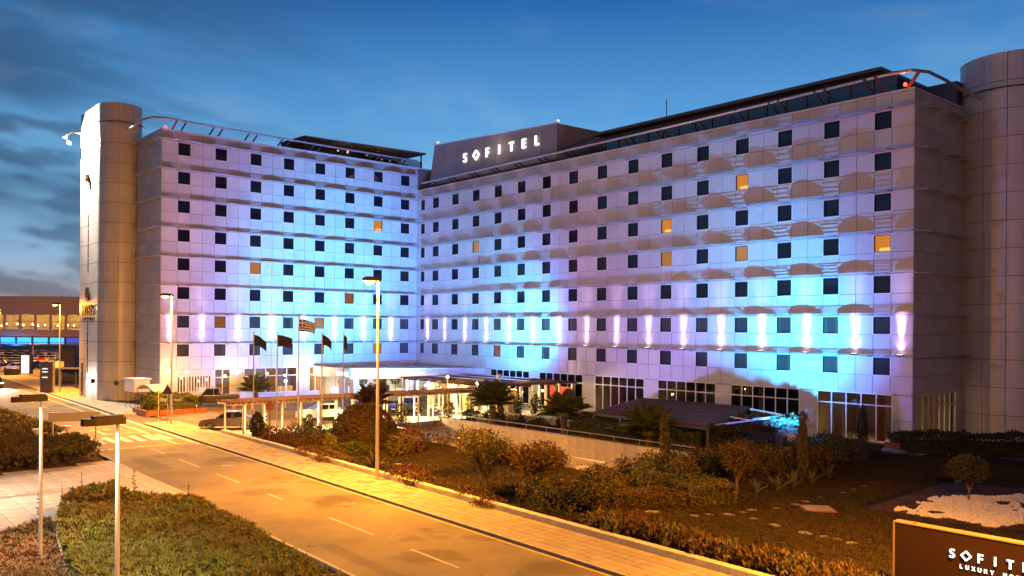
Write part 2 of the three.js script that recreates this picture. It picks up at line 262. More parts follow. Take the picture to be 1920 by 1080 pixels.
// ramp cutting to the garage
{
  const o = thing('garage_ramp', 'sunken garage ramp with beige tiled walls cut into the garden', 'ramp', [TR.x0, 0, TR.z0]);
  const L = TR.x1 - TR.x0, W = TR.z1 - TR.z0;
  mesh('ramp_floor', new MB().quad([0, -0.3, 0], [0, -0.3, W], [L, -4.2, W], [L, -4.2, 0]), M.kerb, o);
  mesh('wall_core', new MB().box(-0.3, L + 0.3, -4.3, -0.02, -0.3, -0.06).box(-0.3, L + 0.3, -4.3, -0.02, W + 0.06, W + 0.3).box(L + 0.06, L + 0.3, -4.3, -0.02, 0, W), M.mortar, o);
  const g = new MB().box(0.012, 0.988, 0.012, 0.788, -0.05, 0).make(), rest = new MB();
  for (let i = 0; i < 30; i++) for (let j = 0; j < 5; j++) { const y = 0.28 - (j + 1) * 0.8; if (i > 4 && j < 4) { const m = mesh('tile', g, M.wallTile[Math.floor(hash2(i, j, 15) * 3)], o); m.position.set(i, y, 0); } else rest.box(i + 0.012, i + 0.988, y + 0.012, y + 0.788, -0.05, 0); }
  for (let i = 0; i < 8; i++) for (let j = 0; j < 5; j++) rest.box(L, L + 0.05, 0.28 - (j + 1) * 0.8 + 0.012, 0.28 - j * 0.8 - 0.012, i * 1.07 + 0.01, i * 1.07 + 1.06);
  mesh('end_tiles', rest, M.wallTile[0], o).userData.kind = 'stuff';
  mesh('upstand', new MB().box(-0.3, L + 0.3, -0.02, 0.28, -0.36, -0.06), M.lowWall, o); mesh('coping', new MB().box(-0.4, L + 0.4, 0.283, 0.34, -0.42, 0.06), M.wallTile[2], o);
  mesh('near_coping', new MB().box(4, L + 0.55, -0.02, 0.16, W + 0.06, W + 0.75), M.lowWall, o); mesh('end_coping', new MB().box(L + 0.06, L + 0.6, -0.02, 0.15, 0.07, W + 0.05), M.lowWall, o);
  const rail = (pts, h, gap) => { const r = new MB(); r.tube(pts.map(p => [p[0], p[1] + h, p[2]]), 0.035, 6); const m = mesh('handrail', r, M.steel, o); for (let k = 0; k + 1 < pts.length; k++) { const a = V(...pts[k]), b = V(...pts[k + 1]), n = Math.max(1, Math.round(a.distanceTo(b) / gap)); for (let i = 0; i <= n; i++) { const p = a.clone().lerp(b, i / n); mesh('rail_post', new MB().tube([[p.x, p.y, p.z], [p.x, p.y + h - 0.03, p.z]], 0.02, 5), M.steel, m); } } };
  rail([[0.3, 0.33, -0.2], [L + 0.1, 0.33, -0.2]], 0.42, 2.6);
  rail([[6, 0.15, W + 0.4], [L + 0.3, 0.15, W + 0.4], [L + 0.3, 0.15, 0.4]], 0.5, 2.4);
  mesh('side_wall', new MB().quad([-0.3, 0.25, -0.2], [-4.2, 0.25, 3.6], [-4.2, -1.6, 3.6], [-0.3, -1.6, -0.2]).quad([-4.4, 0.25, 3.5], [-0.5, 0.25, -0.3], [-0.5, -1.6, -0.3], [-4.4, -1.6, 3.5]), M.wallTile[0], o);
}
// stepping stones, covers, beds in the lawn
const stones = [];
{
  const st = [[68.9, 33.1, 0.9], [70.7, 32.2, 0.7], [71.0, 31.4, 0.5], [71.6, 30.7, 0.8], [71.7, 29.7, 0.5], [71.7, 28.9, 0.7], [72.2, 27.6, 0.5], [72.3, 26.0, 0.6], [72.2, 24.9, 0.6], [72.2, 23.3, 0.5], [72.3, 21.1, 0.5], [72.2, 19.8, 0.5], [72, 18.2, 0.45], [71.9, 16.8, 0.45], [72.8, 30.5, 0.5], [74.2, 30.9, 0.7], [75.9, 31.2, 0.8], [76.7, 31.1, 0.5], [77.3, 31.1, 0.5], [78.0, 31.2, 0.6], [44.2, 35.7, 0.6], [45.2, 35, 0.5], [47.3, 35.5, 0.5], [48.3, 35.3, 0.6], [49.2, 34.8, 0.6], [50.3, 34.2, 0.5], [50.9, 33.7, 0.4], [60, 30.5, 0.5], [60.6, 30, 0.6], [61.4, 29.2, 0.6], [62.4, 28.1, 0.5]];
  st.forEach(([x, z, w], i) => { stones.push([x, z, w]); const poly = [], n = 7; for (let k = 0; k < n; k++) { const a = -k / n * 2 * Math.PI; poly.push([Math.cos(a) * w * 0.46 * (0.8 + 0.4 * hash2(i, k, 1)), Math.sin(a) * w * 0.36 * (0.8 + 0.4 * hash2(i, k, 2))]); } const m = tag(mesh('stepping_stone', new MB().prism(poly, -0.02, 0.02), M.paver[i % 3]), i > 26 ? ORD[i - 27] + ' flat stone from the wall side by the end of the ramp' : i > 19 ? ORD[i - 20] + ' flat stone from the left in the short row beside the domed bush' : i > 13 ? ORD[i - 14] + ' flat stone from the left in the row towards the brown sign' : ORD[i] + ' flat stone from the near end of the row curving across the lawn', 'stepping stone', i > 19 && i < 27 ? 'stones by the bush' : i > 26 ? 'stones by the ramp' : i > 13 ? 'stones towards the sign' : 'stones across the lawn'); m.position.set(x, 0, z); m.rotation.y = hash2(i, 5, 5) * 3; });
  for (const [x, z, l] of [[74.1, 36.0, 'square concrete cover in the lawn beside the low wall'], [73.6, 26.1, 'square concrete cover in the middle of the lawn']]) { const o = thing('inspection_cover', l, 'cover', [x, 0, z], 0.75); mesh('rim', new MB().box(-0.75, 0.75, -0.02, 0.05, -0.75, 0.75), M.brick, o); mesh('lid', new MB().box(-0.64, 0.64, 0.03, 0.065, -0.64, 0.64), M.slab[1], o); }
  struct('mulch_bed', sheet([[75.0, 24.0], [74.4, 13.4], [78.2, 11.8], [86, 10], [88, 18], [80.7, 24]], [], 0.012), M.soil);
  // white pebbles
  const peb = new THREE.IcosahedronGeometry(0.075, 0), R = mulberry(5), poly = [[76, 23.6], [76.6, 21.4], [76.2, 18.2], [77.2, 16.0], [79, 13.6], [84, 12], [86, 17], [80.5, 23.2]];
  const inside = (x, z) => { let c = false; for (let i = 0, j = poly.length - 1; i < poly.length; j = i++) { const [xi, zi] = poly[i], [xj, zj] = poly[j]; if ((zi > z) !== (zj > z) && x < (xj - xi) * (z - zi) / (zj - zi) + xi) c = !c; } return c; };
  const im = new THREE.InstancedMesh(peb, std(0.62, 0.58, 0.54, 0.8), 9000), D = new THREE.Object3D(); let n = 0;
  while (n < 9000) { const x = 76 + R() * 10, z = 12 + R() * 12; if (!inside(x + (fbm(x * 1.5, z * 1.5, 3, 2) - 0.5) * 1.4, z + (fbm(x * 1.5, z * 1.5, 9, 2) - 0.5) * 1.4) || fbm(x * 0.9, z * 0.9, 33, 3) < 0.30) continue; D.position.set(x, 0.03, z); D.rotation.set(R() * 6, R() * 6, R() * 6); const s = 0.6 + R() * 0.7; D.scale.set(s * 1.2, s * 0.7, s); D.updateMatrix(); im.setMatrixAt(n, D.matrix); n++; }
  im.name = 'pebble_bed'; im.userData.kind = 'stuff'; tag(im, 'bed of white pebbles round the clipped tree', 'pebbles'); im.castShadow = im.receiveShadow = true; scene.add(im);
}
for (const [x, z, l] of [[27.6, 39.3, 'dark oval manhole cover in the pavement by the parked dark car']]) { const o = tag(mesh('manhole_cover', new THREE.CylinderGeometry(0.42, 0.42, 0.03, 20), M.frame), l, 'manhole'); o.position.set(x, 0.125, z); }
for (const [s, t, l] of [[14.5, 43.2, 'round manhole cover in the near lane'], [-3, 46.6, 'round manhole cover beside the zebra crossing']]) { const [x, z] = onRoad(s, t), o = thing('manhole_cover', l, 'manhole', [x, 0, z]); mesh('ring', new THREE.CylinderGeometry(0.42, 0.42, 0.012, 24), M.kerb, o); mesh('lid', new THREE.CylinderGeometry(0.34, 0.34, 0.02, 24), M.frame, o); }
for (const [s0, s1, t0, t1] of [[8, 13.5, 46.2, 47.5], [27, 29.2, 42.0, 44.1], [36, 44, 46.9, 47.6], [-15, -12, 43.2, 44.4]]) { const R = mulberry(s0 * 7 + 200), p = [], N = 8; for (let i = 0; i <= N; i++) p.push([s0 + (s1 - s0) * i / N, t0 + R() * 0.12]); for (let i = N; i >= 0; i--) p.push([s0 + (s1 - s0) * i / N, t1 - R() * 0.12]); const g = sheet(p, [], 0.0042); roadPlace(struct('road_patch', g, matt(0.19, 0.168, 0.12, 0.88, { map: T.asphalt, bumpMap: T.asphaltB, bumpScale: 0.006 }))); }
// ---------- the hotel ----------
const hotel = thing('hotel_building', 'white panelled hotel with two long wings of square windows lit blue and violet', 'building');
const wings = {          // each face: where (a along, y, d out of the wall) lies
  right: { at: (a, y, d) => [a, y, d], turn: 0 }, left: { at: (a, y, d) => [d, y, -a], turn: Math.PI / 2 },
  rightEnd: { at: (a, y, d) => [66.58 + d, y, -a], turn: Math.PI / 2 }, leftEnd: { at: (a, y, d) => [a, y, 33.76 + d], turn: 0 },
};
function onWall(o, wing, a, y, d) { const w = wings[wing]; o.position.set(...w.at(a, y, d)); o.rotation.y = w.turn; return o; }
const LEDGE = n => 6.91 + 3.2 * (n - 1), SILL = n => 5.4 + 3.2 * (n - 1);
const colR = [...Array(15)].map((_, k) => 64.16 - 4.274 * k), colL = [...Array(8)].map((_, k) => -(31.3 - 4.183 * k));
const RB = 16, LB = 14;
mesh('long_wing_body', new MB().box(0, 66.45, 3.92, 27.25, -RB, -0.17), M.core, hotel);
mesh('short_wing_body', new MB().box(-LB, -0.17, 3.92, 30.35, 0.02, 33.6), M.core, hotel);
mesh('corner_body', new MB().box(-LB, -0.05, 0, 30.35, -RB, -0.02), M.core, hotel);
mesh('long_wing_roof', new MB().box(-0.02, 66.6, 27.26, 27.44, -RB, 0.03).box(-LB - 0.1, 0.03, 30.36, 30.52, -RB, 33.8), M.trim, hotel);
// facing panels: the 300 that show largest are pieces, the rest one field
const cand = [], JT = 0.018;
const boxCache = new Map();
function panelGeo(w, h) { const k = w.toFixed(2) + '_' + h.toFixed(2); if (!boxCache.has(k)) boxCache.set(k, new MB().box(-w / 2 + JT, w / 2 - JT, -h / 2 + JT, h / 2 - JT, -0.06, 0).make()); return boxCache.get(k); }
function addPanel(wing, a0, a1, y0, y1) { if (a1 - a0 > 0.08) cand.push({ wing, a: (a0 + a1) / 2, w: a1 - a0, y: (y0 + y1) / 2, h: y1 - y0 }); }
function cellsOf(cols, half, lo, hi, extra = []) {   // edges along a wing: windows and the two panels between them
  const out = [], s = [...cols.map(c => [c - half, c + half, 1]), ...extra].sort((p, q) => p[0] - q[0]); let x = lo;
  for (const [b, e] of s) { const n = Math.max(1, Math.round((b - x) / 1.5)); for (let i = 0; i < n; i++) out.push([x + (b - x) * i / n, x + (b - x) * (i + 1) / n, 0]); out.push([b, e, 1]); x = e; }
  const n = Math.max(1, Math.round((hi - x) / 1.5)); for (let i = 0; i < n; i++) out.push([x + (hi - x) * i / n, x + (hi - x) * (i + 1) / n, 0]); return out;
}
const glazeR = [[58.75, 65.0], [50.3, 57.11], [41.85, 48.63], [33.34, 40.09], [24.6, 31.5], [15.9, 22.9]], glazeL = [[-31.9, -28.1], [-27.66, -25.85], [-24.18, -17.49], [-15.85, -14.2]];
function facade(wing, cols, lo, hi, floors, extra, top, glaze) {
  const cells = cellsOf(cols, 0.7, lo, hi, extra);
  for (const [a0, a1, win] of cells) {
    for (let n = 1; n <= floors; n++) {
      const yb = n === 1 ? 3.92 : LEDGE(n - 1);
      addPanel(wing, a0, a1, yb, SILL(n) - 0.03);
      if (win) addPanel(wing, a0, a1, SILL(n) + 1.40, LEDGE(n)); else addPanel(wing, a0, a1, SILL(n) - 0.03, LEDGE(n));
    }
    addPanel(wing, a0, a1, LEDGE(floors), top);
  }
  // ground floor piers
  const g = [...glaze].sort((p, q) => p[0] - q[0]); let x = lo; const piers = [];
  for (const [b, e] of g) { piers.push([x, b]); x = e; } piers.push([x, hi]);
  for (const [b, e] of piers) { const n = Math.max(1, Math.round((e - b) / 1.5)); for (let i = 0; i < n; i++) for (const [y0, y1] of [[0, 1.95], [1.95, 3.9]]) addPanel(wing, b + (e - b) * i / n, b + (e - b) * (i + 1) / n, y0, y1); const m = mesh('pier', new MB().box(b + 0.02, e - 0.02, 0, 3.91, -0.5, -0.07), M.core, hotel); onWall(m, wing, 0, 0, 0); }
}
facade('right', colR, 0, 66.56, 7, [[0.9, 1.82, 1]], 27.25, glazeR);
facade('left', colL, -33.74, 0, 8, [], 30.35, [...glazeL, [-13.6, 0]]);
for (const [wing, lo, hi, fl, top, gl] of [['rightEnd', 0.02, 8.0, 7, 27.25, [[0.94, 7.9]]], ['leftEnd', -8.6, -0.02, 8, 30.35, []]]) {
  for (let i = 0; i < 5; i++) { const a0 = lo + (hi - lo) * i / 5, a1 = lo + (hi - lo) * (i + 1) / 5; for (let n = 1; n <= fl; n++) { addPanel(wing, a0, a1, n === 1 ? 3.92 : LEDGE(n - 1), SILL(n) - 0.03); addPanel(wing, a0, a1, SILL(n) - 0.03, LEDGE(n)); } addPanel(wing, a0, a1, LEDGE(fl), top); }
  if (!gl.length) for (let i = 0; i < 5; i++) for (const [y0, y1] of [[0, 1.95], [1.95, 3.9]]) addPanel(wing, lo + (hi - lo) * i / 5, lo + (hi - lo) * (i + 1) / 5, y0, y1);
}
mesh('end_body', new MB().box(66.3, 66.5, 3.92, 27.25, -16, -0.2), M.core, hotel); mesh('end_pier', new MB().box(66.3, 66.5, 0, 3.92, -0.92, -0.2), M.core, hotel); mesh('end_pier', new MB().box(66.3, 66.5, 0, 3.92, -16, -7.92), M.core, hotel); mesh('end_body', new MB().box(-14, -0.2, 0, 30.35, 33.4, 33.69), M.core, hotel);
addPanel('rightEnd', 0.02, 0.92, 0, 3.9); addPanel('rightEnd', 8.0, 9.4, 0, 27.2); addPanel('rightEnd', 9.4, 10.8, 0, 27.2);
{
  const cam = camera.position; for (const c of cand) { const p = V(...wings[c.wing].at(c.a, c.y, 0)); c.size = c.w * c.h * Math.abs(wings[c.wing].turn ? p.x - cam.x : p.z - cam.z) / Math.pow(p.distanceTo(cam), 3); }
  cand.sort((p, q) => q.size - p.size); const rest = [new MB(), new MB(), new MB()], mats = [M.panel, M.panelB, M.panelC];
  cand.forEach((c, i) => {
    const k = Math.floor(hash2(Math.round(c.a * 10), Math.round(c.y * 10), 3) * 3);
    if (i < 300) { const m = mesh('panel', panelGeo(c.w, c.h), mats[k], hotel); onWall(m, c.wing, c.a, c.y, (hash2(i, 3, 8) - 0.5) * 0.006); m.rotation.y += (hash2(i, 1, 8) - 0.5) * 0.006; m.rotation.x += (hash2(i, 2, 8) - 0.5) * 0.006; }
    else { const g = panelGeo(c.w, c.h).clone(); if (wings[c.wing].turn) g.rotateY(Math.PI / 2); g.translate(...wings[c.wing].at(c.a, c.y, 0)); rest[k].geo(g); }
  });
  rest.forEach((b, k) => { mesh('panel_field', b, mats[k], hotel).userData.kind = 'stuff'; });
}
// windows
const winFrame = w => new MB().box(-w / 2, -w / 2 + 0.05, 0, 1.37, -0.15, 0.012).box(w / 2 - 0.05, w / 2, 0, 1.37, -0.15, 0.012).box(-w / 2 + 0.05, w / 2 - 0.05, 0, 0.05, -0.15, 0.012).box(-w / 2 + 0.05, w / 2 - 0.05, 1.32, 1.37, -0.15, 0.012).make();
const winPane = w => new MB().quad([-w / 2 + 0.05, 0.05, -0.11], [w / 2 - 0.05, 0.05, -0.11], [w / 2 - 0.05, 1.32, -0.11], [-w / 2 + 0.05, 1.32, -0.11]).make();
const winBack = w => new MB().quad([-w / 2 + 0.05, 0.05, -0.155], [w / 2 - 0.05, 0.05, -0.155], [w / 2 - 0.05, 1.32, -0.155], [-w / 2 + 0.05, 1.32, -0.155]).make();
const winTrim = w => { const a = w / 2 + 0.002, b = w / 2 + 0.055; return new MB().box(-b, -a, -0.05, 1.42, -0.02, 0.022).box(a, b, -0.05, 1.42, -0.02, 0.022).box(-a, a, -0.05, -0.002, -0.02, 0.03).box(-a, a, 1.372, 1.42, -0.02, 0.022).make(); };
const trimG = { 1.36: winTrim(1.36), 0.88: winTrim(0.88) };
const WG = { 1.36: [winFrame(1.36), winPane(1.36), winBack(1.36)], 0.88: [winFrame(0.88), winPane(0.88), winBack(0.88)] };
const litBlind = [glow(1, 0.36, 0.024, 3.7), glow(1, 0.52, 0.15, 2.5), glow(1, 0.42, 0.045, 2.5), glow(1, 0.37, 0.05, 1.5)];
const liningMat = [std(0.42, 0.36, 0.30, 0.9), std(0.34, 0.33, 0.33, 0.9), std(0.28, 0.25, 0.24, 0.9)], blindMat = [std(0.50, 0.36, 0.26, 0.9), std(0.45, 0.43, 0.42, 0.9), std(0.30, 0.27, 0.30, 0.9)], curtainMat = std(0.55, 0.50, 0.44, 0.9);
const lit = { 'right_3_6': 0, 'right_5_5': 0, 'right_5_4': 2, 'right_3_4': 1, 'right_0_4': 0, 'right_12_5': 1, 'left_6_6': 0, 'left_2_4': 2, 'left_1_2': 3, 'left_4_2': 1, 'left_5_3': 3, 'left_6_1': 1, 'right_11_1': 3 };
function windowAt(wing, k, n, a, w) {
  const [f, p, b] = WG[w], key = wing + '_' + k + '_' + n, R = mulberry(k * 71 + n * 977 + (wing === 'left' ? 5 : 0) + 31);
  const o = onWall(mesh('window', f, M.frame, hotel), wing, a, SILL(n), 0), li = lit[key];
  mesh('pane', p, n <= 2 && li === undefined ? M.grey : M.solar, o); mesh('surround', trimG[w], M.white, o);
  if (li !== undefined) { mesh('lit_window_blind', b, litBlind[li], o); o.userData.label = 'lit window with a warm orange blind'; if (li === 0) mesh('lit_window_gap', new MB().box(-w / 2 + 0.4, w / 2 - 0.06, 0.10, 0.36, -0.15, -0.13), glow(1, 0.6, 0.12, 7), o); }
  else if (n <= 2) {
    mesh('room_wall', b, liningMat[Math.floor(R() * 3)], o);
    const c = new MB(); const put = (x0, x1) => { const N = 5; for (let i = 0; i < N; i++) { const s = x0 + (x1 - x0) * i / N, e = x0 + (x1 - x0) * (i + 1) / N; c.quad([s, 0.06, -0.145 + (i % 2) * 0.02], [e, 0.06, -0.145 + ((i + 1) % 2) * 0.02], [e, 1.31, -0.145 + ((i + 1) % 2) * 0.02], [s, 1.31, -0.145 + (i % 2) * 0.02]); } };
    if (R() < 0.7) put(-w / 2 + 0.05, -w / 2 + 0.14 + R() * 0.3); if (R() < 0.5) put(w / 2 - 0.16 - R() * 0.25, w / 2 - 0.05);
    if (c.p.length) mesh('curtain', c, curtainMat, o);
  } else { mesh('room_wall', b, liningMat[Math.floor(R() * 3)], o); const r = R(), h = r < 0.3 ? 0 : r < 0.55 ? 1.25 : 0.3 + R() * 0.7; if (h) mesh('blind', new MB().box(-w / 2 + 0.055, w / 2 - 0.055, 1.315 - h, 1.315, -0.146, -0.138), blindMat[Math.floor(R() * 3)], o); }
}
colR.forEach((c, k) => { for (let n = 1; n <= 7; n++) windowAt('right', k, n, c, 1.36); });
for (let n = 1; n <= 7; n++) windowAt('right', 15, n, 1.36, 0.88);
colL.forEach((c, k) => { for (let n = 1; n <= 8; n++) windowAt('left', k, n, c, 1.36); });
// sun shelves: bowed solid panels between the windows, louvres over them, one rail along the edge
function shelfGeo(w) { const poly = [[-w / 2, 0.2]]; const N = 12; for (let i = 0; i <= N; i++) { const t = i / N; poly.push([-w / 2 + w * t, 0.56 + 0.42 * Math.pow(Math.sin(Math.PI * t), 0.8)]); } poly.push([w / 2, 0.2]); return new MB().prism(poly.reverse(), -0.03, 0.02).make(); }
const louvreGeo = new MB().box(-0.66, 0.66, -0.02, 0.02, 0.26, 0.33).box(-0.66, 0.66, -0.015, 0.015, 0.47, 0.54).box(-0.66, 0.66, -0.015, 0.015, 0.68, 0.75).box(-0.72, -0.67, -0.07, 0.05, 0, 0.95).box(0.67, 0.72, -0.07, 0.05, 0, 0.95).make();
const shelfR = shelfGeo(2.80), shelfL = shelfGeo(2.72), shelfEnd = shelfGeo(1.6);
function shelves(wing, cols, n, geo, lo, hi, pitch) {
  const o = new THREE.Group(); o.name = 'sun_shelf'; hotel.add(o); onWall(o, wing, 0, LEDGE(n), 0);
  for (const c of cols) mesh('louvre', louvreGeo, M.shelf, o).position.x = c;
  const s = [...cols].sort((a, b) => a - b);
  for (let i = 0; i + 1 < s.length; i++) mesh('shelf_panel', geo, M.shelf, o).position.x = (s[i] + s[i + 1]) / 2;
  const l = mesh('shelf_panel', shelfEnd, M.shelf, o); l.position.x = hi - 1.0; if (wing === 'right') { const q = mesh('shelf_panel', shelfEnd, M.shelf, o); q.position.x = 2.75; } else { const q = mesh('shelf_panel', shelfEnd, M.shelf, o); q.position.x = lo + 0.95; }
  mesh('edge_rail', new MB().tube([[lo, 0.0, 0.86], [hi, 0.0, 0.86]], 0.035, 6).box(lo, hi, -0.045, -0.015, 0.02, 0.1), M.steel, o);
}
for (let n = 1; n <= 7; n++) {
  shelves('right', colR, n, shelfR, 0.3, 66.9, 4.27);
  const o = new THREE.Group(); o.name = 'corner_shelf'; hotel.add(o); o.position.set(66.58, LEDGE(n), 0);
  mesh('corner_rail', new MB().tube([[0.1, 0, 0.86], [0.5, 0, 0.78], [0.78, 0, 0.5], [0.85, 0, 0], [0.85, 0, -8.4], [0.4, 0, -9.6], [0, 0, -9.9]], 0.035, 6), M.steel, o);
  for (const z of [-0.6, -2.4, -4.2, -6, -7.8]) mesh('bracket', new MB().box(0, 0.85, -0.04, 0.03, z - 0.03, z + 0.03), M.shelf, o);
  mesh('shelf_panel', new MB().box(0.2, 0.72, -0.03, 0.01, -3.2, -1.5), M.shelf, o); mesh('shelf_panel', new MB().box(0.2, 0.72, -0.03, 0.01, -7.4, -5.1), M.shelf, o); mesh('shelf_panel', new MB().box(0, 0.5, -0.03, 0.01, -10.6, -8.2), M.shelf, o);
}
for (let n = 1; n <= 8; n++) {
  shelves('left', colL, n, shelfL, -34.1, -0.4, 4.18);
  const o = new THREE.Group(); o.name = 'corner_shelf'; hotel.add(o); o.position.set(0, LEDGE(n), 33.76);
  mesh('corner_rail', new MB().tube([[0.86, 0, 0.2], [0.78, 0, 0.5], [0.5, 0, 0.78], [0, 0, 0.85], [-6.6, 0, 0.85], [-7.8, 0, 0.3]], 0.035, 6), M.steel, o);
  for (const x of [-0.6, -2.6, -4.6, -6.4]) mesh('bracket', new MB().box(x - 0.03, x + 0.03, -0.04, 0.03, 0, 0.85), M.shelf, o);
  mesh('shelf_panel', new MB().box(-4.4, -2.8, -0.03, 0.01, 0.2, 0.72), M.shelf, o);
}
// uplights on the lowest shelf
const upGeo = new MB().box(-0.24, 0.24, 0.03, 0.13, 0.10, 0.44).make(), upLens = new MB().box(-0.2, 0.2, 0.131, 0.14, 0.14, 0.40).make();
function uplight(wing, a) {
  const o = onWall(mesh('uplight', upGeo, M.bronze, hotel), wing, a, LEDGE(1), 0); mesh('uplight_lens', upLens, M.pinkLens, o);
  spot(o, [0, 0.2, 0.30], [0, 1.6, 0.0], PINK, 18, 45, 1, 10); spot(o, [0, 0.17, 0.30], [0, 4.2, 0.0], PINK, 760, 10.5, 1, 8);
}
for (let i = 0; i < 15; i++) uplight('right', colR[i] - 2.137 + (i === 14 ? 0.4 : 0)); uplight('right', 65.7);
for (let i = 0; i < 8; i++) uplight('left', i < 7 ? colL[i] + 2.09 : colL[0] - 1.5);
// ground floor glazing
function glazing(wing, a0, a1, y0, y1, n, transom, label) {
  const pane = wing === 'left' ? M.clear : M.grey;
  const f = new MB(), w = (a1 - a0) / n, t = 0.045;
  for (let i = 0; i <= n; i++) f.box(a0 + i * w - t, a0 + i * w + t, y0, y1, -0.12, -0.02);
  const ys = transom ? [y0, transom, y1] : [y0, y1]; for (const y of ys) for (let i = 0; i < n; i++) f.box(a0 + i * w + t, a0 + (i + 1) * w - t, y - t, y + t, -0.115, -0.025);
  const o = onWall(mesh('glazing', f, M.whiteFrame, hotel), wing, 0, 0, 0); if (label) o.userData.label = label;
  for (let i = 0; i < n; i++) for (let j = 0; j + 1 < ys.length; j++) mesh('pane', new MB().quad([a0 + i * w + t, ys[j] + t, -0.07], [a0 + (i + 1) * w - t, ys[j] + t, -0.07], [a0 + (i + 1) * w - t, ys[j + 1] - t, -0.07], [a0 + i * w + t, ys[j + 1] - t, -0.07]), pane, o);
  return o;
}
glazeR.forEach(([b, e], i) => glazing('right', b, e, 0.14, 3.9, i ? 6 : 5, 3.0));
glazing('left', -31.9, -28.1, 1.4, 3.2, 12, 0); glazing('left', -27.66, -25.85, 0.9, 3.9, 2, 2.95); glazing('left', -24.18, -17.49, 0.95, 3.9, 5, 2.95); glazing('left', -15.85, -14.2, 0.9, 3.9, 2, 2.95);
glazing('rightEnd', 0.94, 7.9, 0.4, 3.9, 7, 3.0);
for (const q of [[-0.12, -0.0, 3.2, 3.91, 28.1, 31.9], [-0.12, 0, 0, 1.38, 28.1, 31.9], [-0.12, 0, 0, 0.88, 25.85, 27.66], [-0.12, 0, 0, 0.93, 17.49, 24.18], [-0.12, 0, 0, 0.88, 14.2, 15.85], [66.44, 66.56, 0, 0.38, -7.9, -0.94]]) mesh('spandrel', new MB().box(...q), M.panel, hotel);
// rooms behind the glazing
const roomWall = std(0.30, 0.20, 0.12, 0.9), roomFloor = std(0.12, 0.08, 0.05, 0.6), roomDark = std(0.26, 0.21, 0.17, 0.9), drape = std(0.55, 0.28, 0.07, 0.9);
mesh('long_wing_room', new MB().box(15, 66, 0, 0.1, -8, -0.2).box(15, 66, 0.1, 3.9, -8.2, -8).box(66, 66.2, 0.1, 0.4, -8, -0.9), roomDark, hotel);
for (const x of [23.7, 32.4, 41, 49.4, 57.9]) mesh('partition', new MB().box(x - 0.1, x + 0.1, 0.1, 3.9, -8, -0.5), roomDark, hotel);
mesh('short_wing_room', new MB().box(-9, -0.3, 0.1, 0.3, 14, 33.3).box(-9.2, -9, 0.1, 3.9, 14, 33.3).box(-9, -0.5, 0.3, 3.9, 13.9, 14.05), roomWall, hotel);
mesh('room_ceiling', new MB().box(-9, -0.5, 3.80, 3.88, 14, 33.3), std(0.4, 0.34, 0.28, 0.9), hotel);
function drapes(pts, mat = drape, y0 = 0.15, y1 = 3.7) { const c = new MB(); for (const [x, z, w, dx] of pts) for (let i = 0; i < 10; i++) { const s = i / 10 * w, e = (i + 1) / 10 * w, k = i % 2 * 0.07, k2 = (i + 1) % 2 * 0.07; dx ? c.quad([x + s, y0, z + k], [x + e, y0, z + k2], [x + e, y1, z + k2], [x + s, y1, z + k]) : c.quad([x + k, y0, z + s], [x + k2, y0, z + e], [x + k2, y1, z + e], [x + k, y1, z + s]); } return mesh('curtain', c, mat, hotel); }
drapes([[59.9, -0.7, 0.8, 1], [63.4, -0.7, 0.8, 1], [65.4, -3.2, 1.0, 0]]);
drapes([[45.5, -0.9, 0.5, 1], [47.6, -0.9, 0.6, 1], [50.6, -0.8, 0.4, 1], [52.6, -0.9, 0.5, 1]], curtainMat);
for (const [x, z, p, y] of [[60.2, -1.5, 12, 1.2], [63.8, -1.4, 16, 1.2], [65, -4.4, 8, 1.2], [34.6, -1.2, 9, 0.9], [43.3, -1.6, 7, 0.8]]) { const l = mesh('table_lamp', new THREE.SphereGeometry(0.07, 10, 8), glow(1, 0.7, 0.35, 2), hotel); l.position.set(x, y, z); point(hotel, [x, y, z], WARM, p, 6); }
for (let i = 0; i < 9; i++) { const z = 15.2 + i * 2.05 + (i % 2) * 0.4, x = -1.6 - (i * 37 % 5) * 0.7, y = 2.55 + (i % 3) * 0.22; const l = mesh('pendant_lamp', new THREE.SphereGeometry(0.14, 10, 8), M.bulb, hotel); l.position.set(x, y, z); mesh('cord', new MB().box(-0.01, 0.01, 0.14, 3.8 - y, -0.01, 0.01), M.black, l); if (i % 2 === 0) point(hotel, [x, y, z], WARM, 22, 7); }
// furniture glimpsed in the short wing restaurant
for (let i = 0; i < 6; i++) mesh('counter', new MB().box(-5.2 - (i % 2), -4.2 - (i % 2), 0.3, 1.3 + (i % 3) * 0.25, 16 + i * 2.6, 17.6 + i * 2.6), i % 2 ? M.wood : M.cream, hotel);
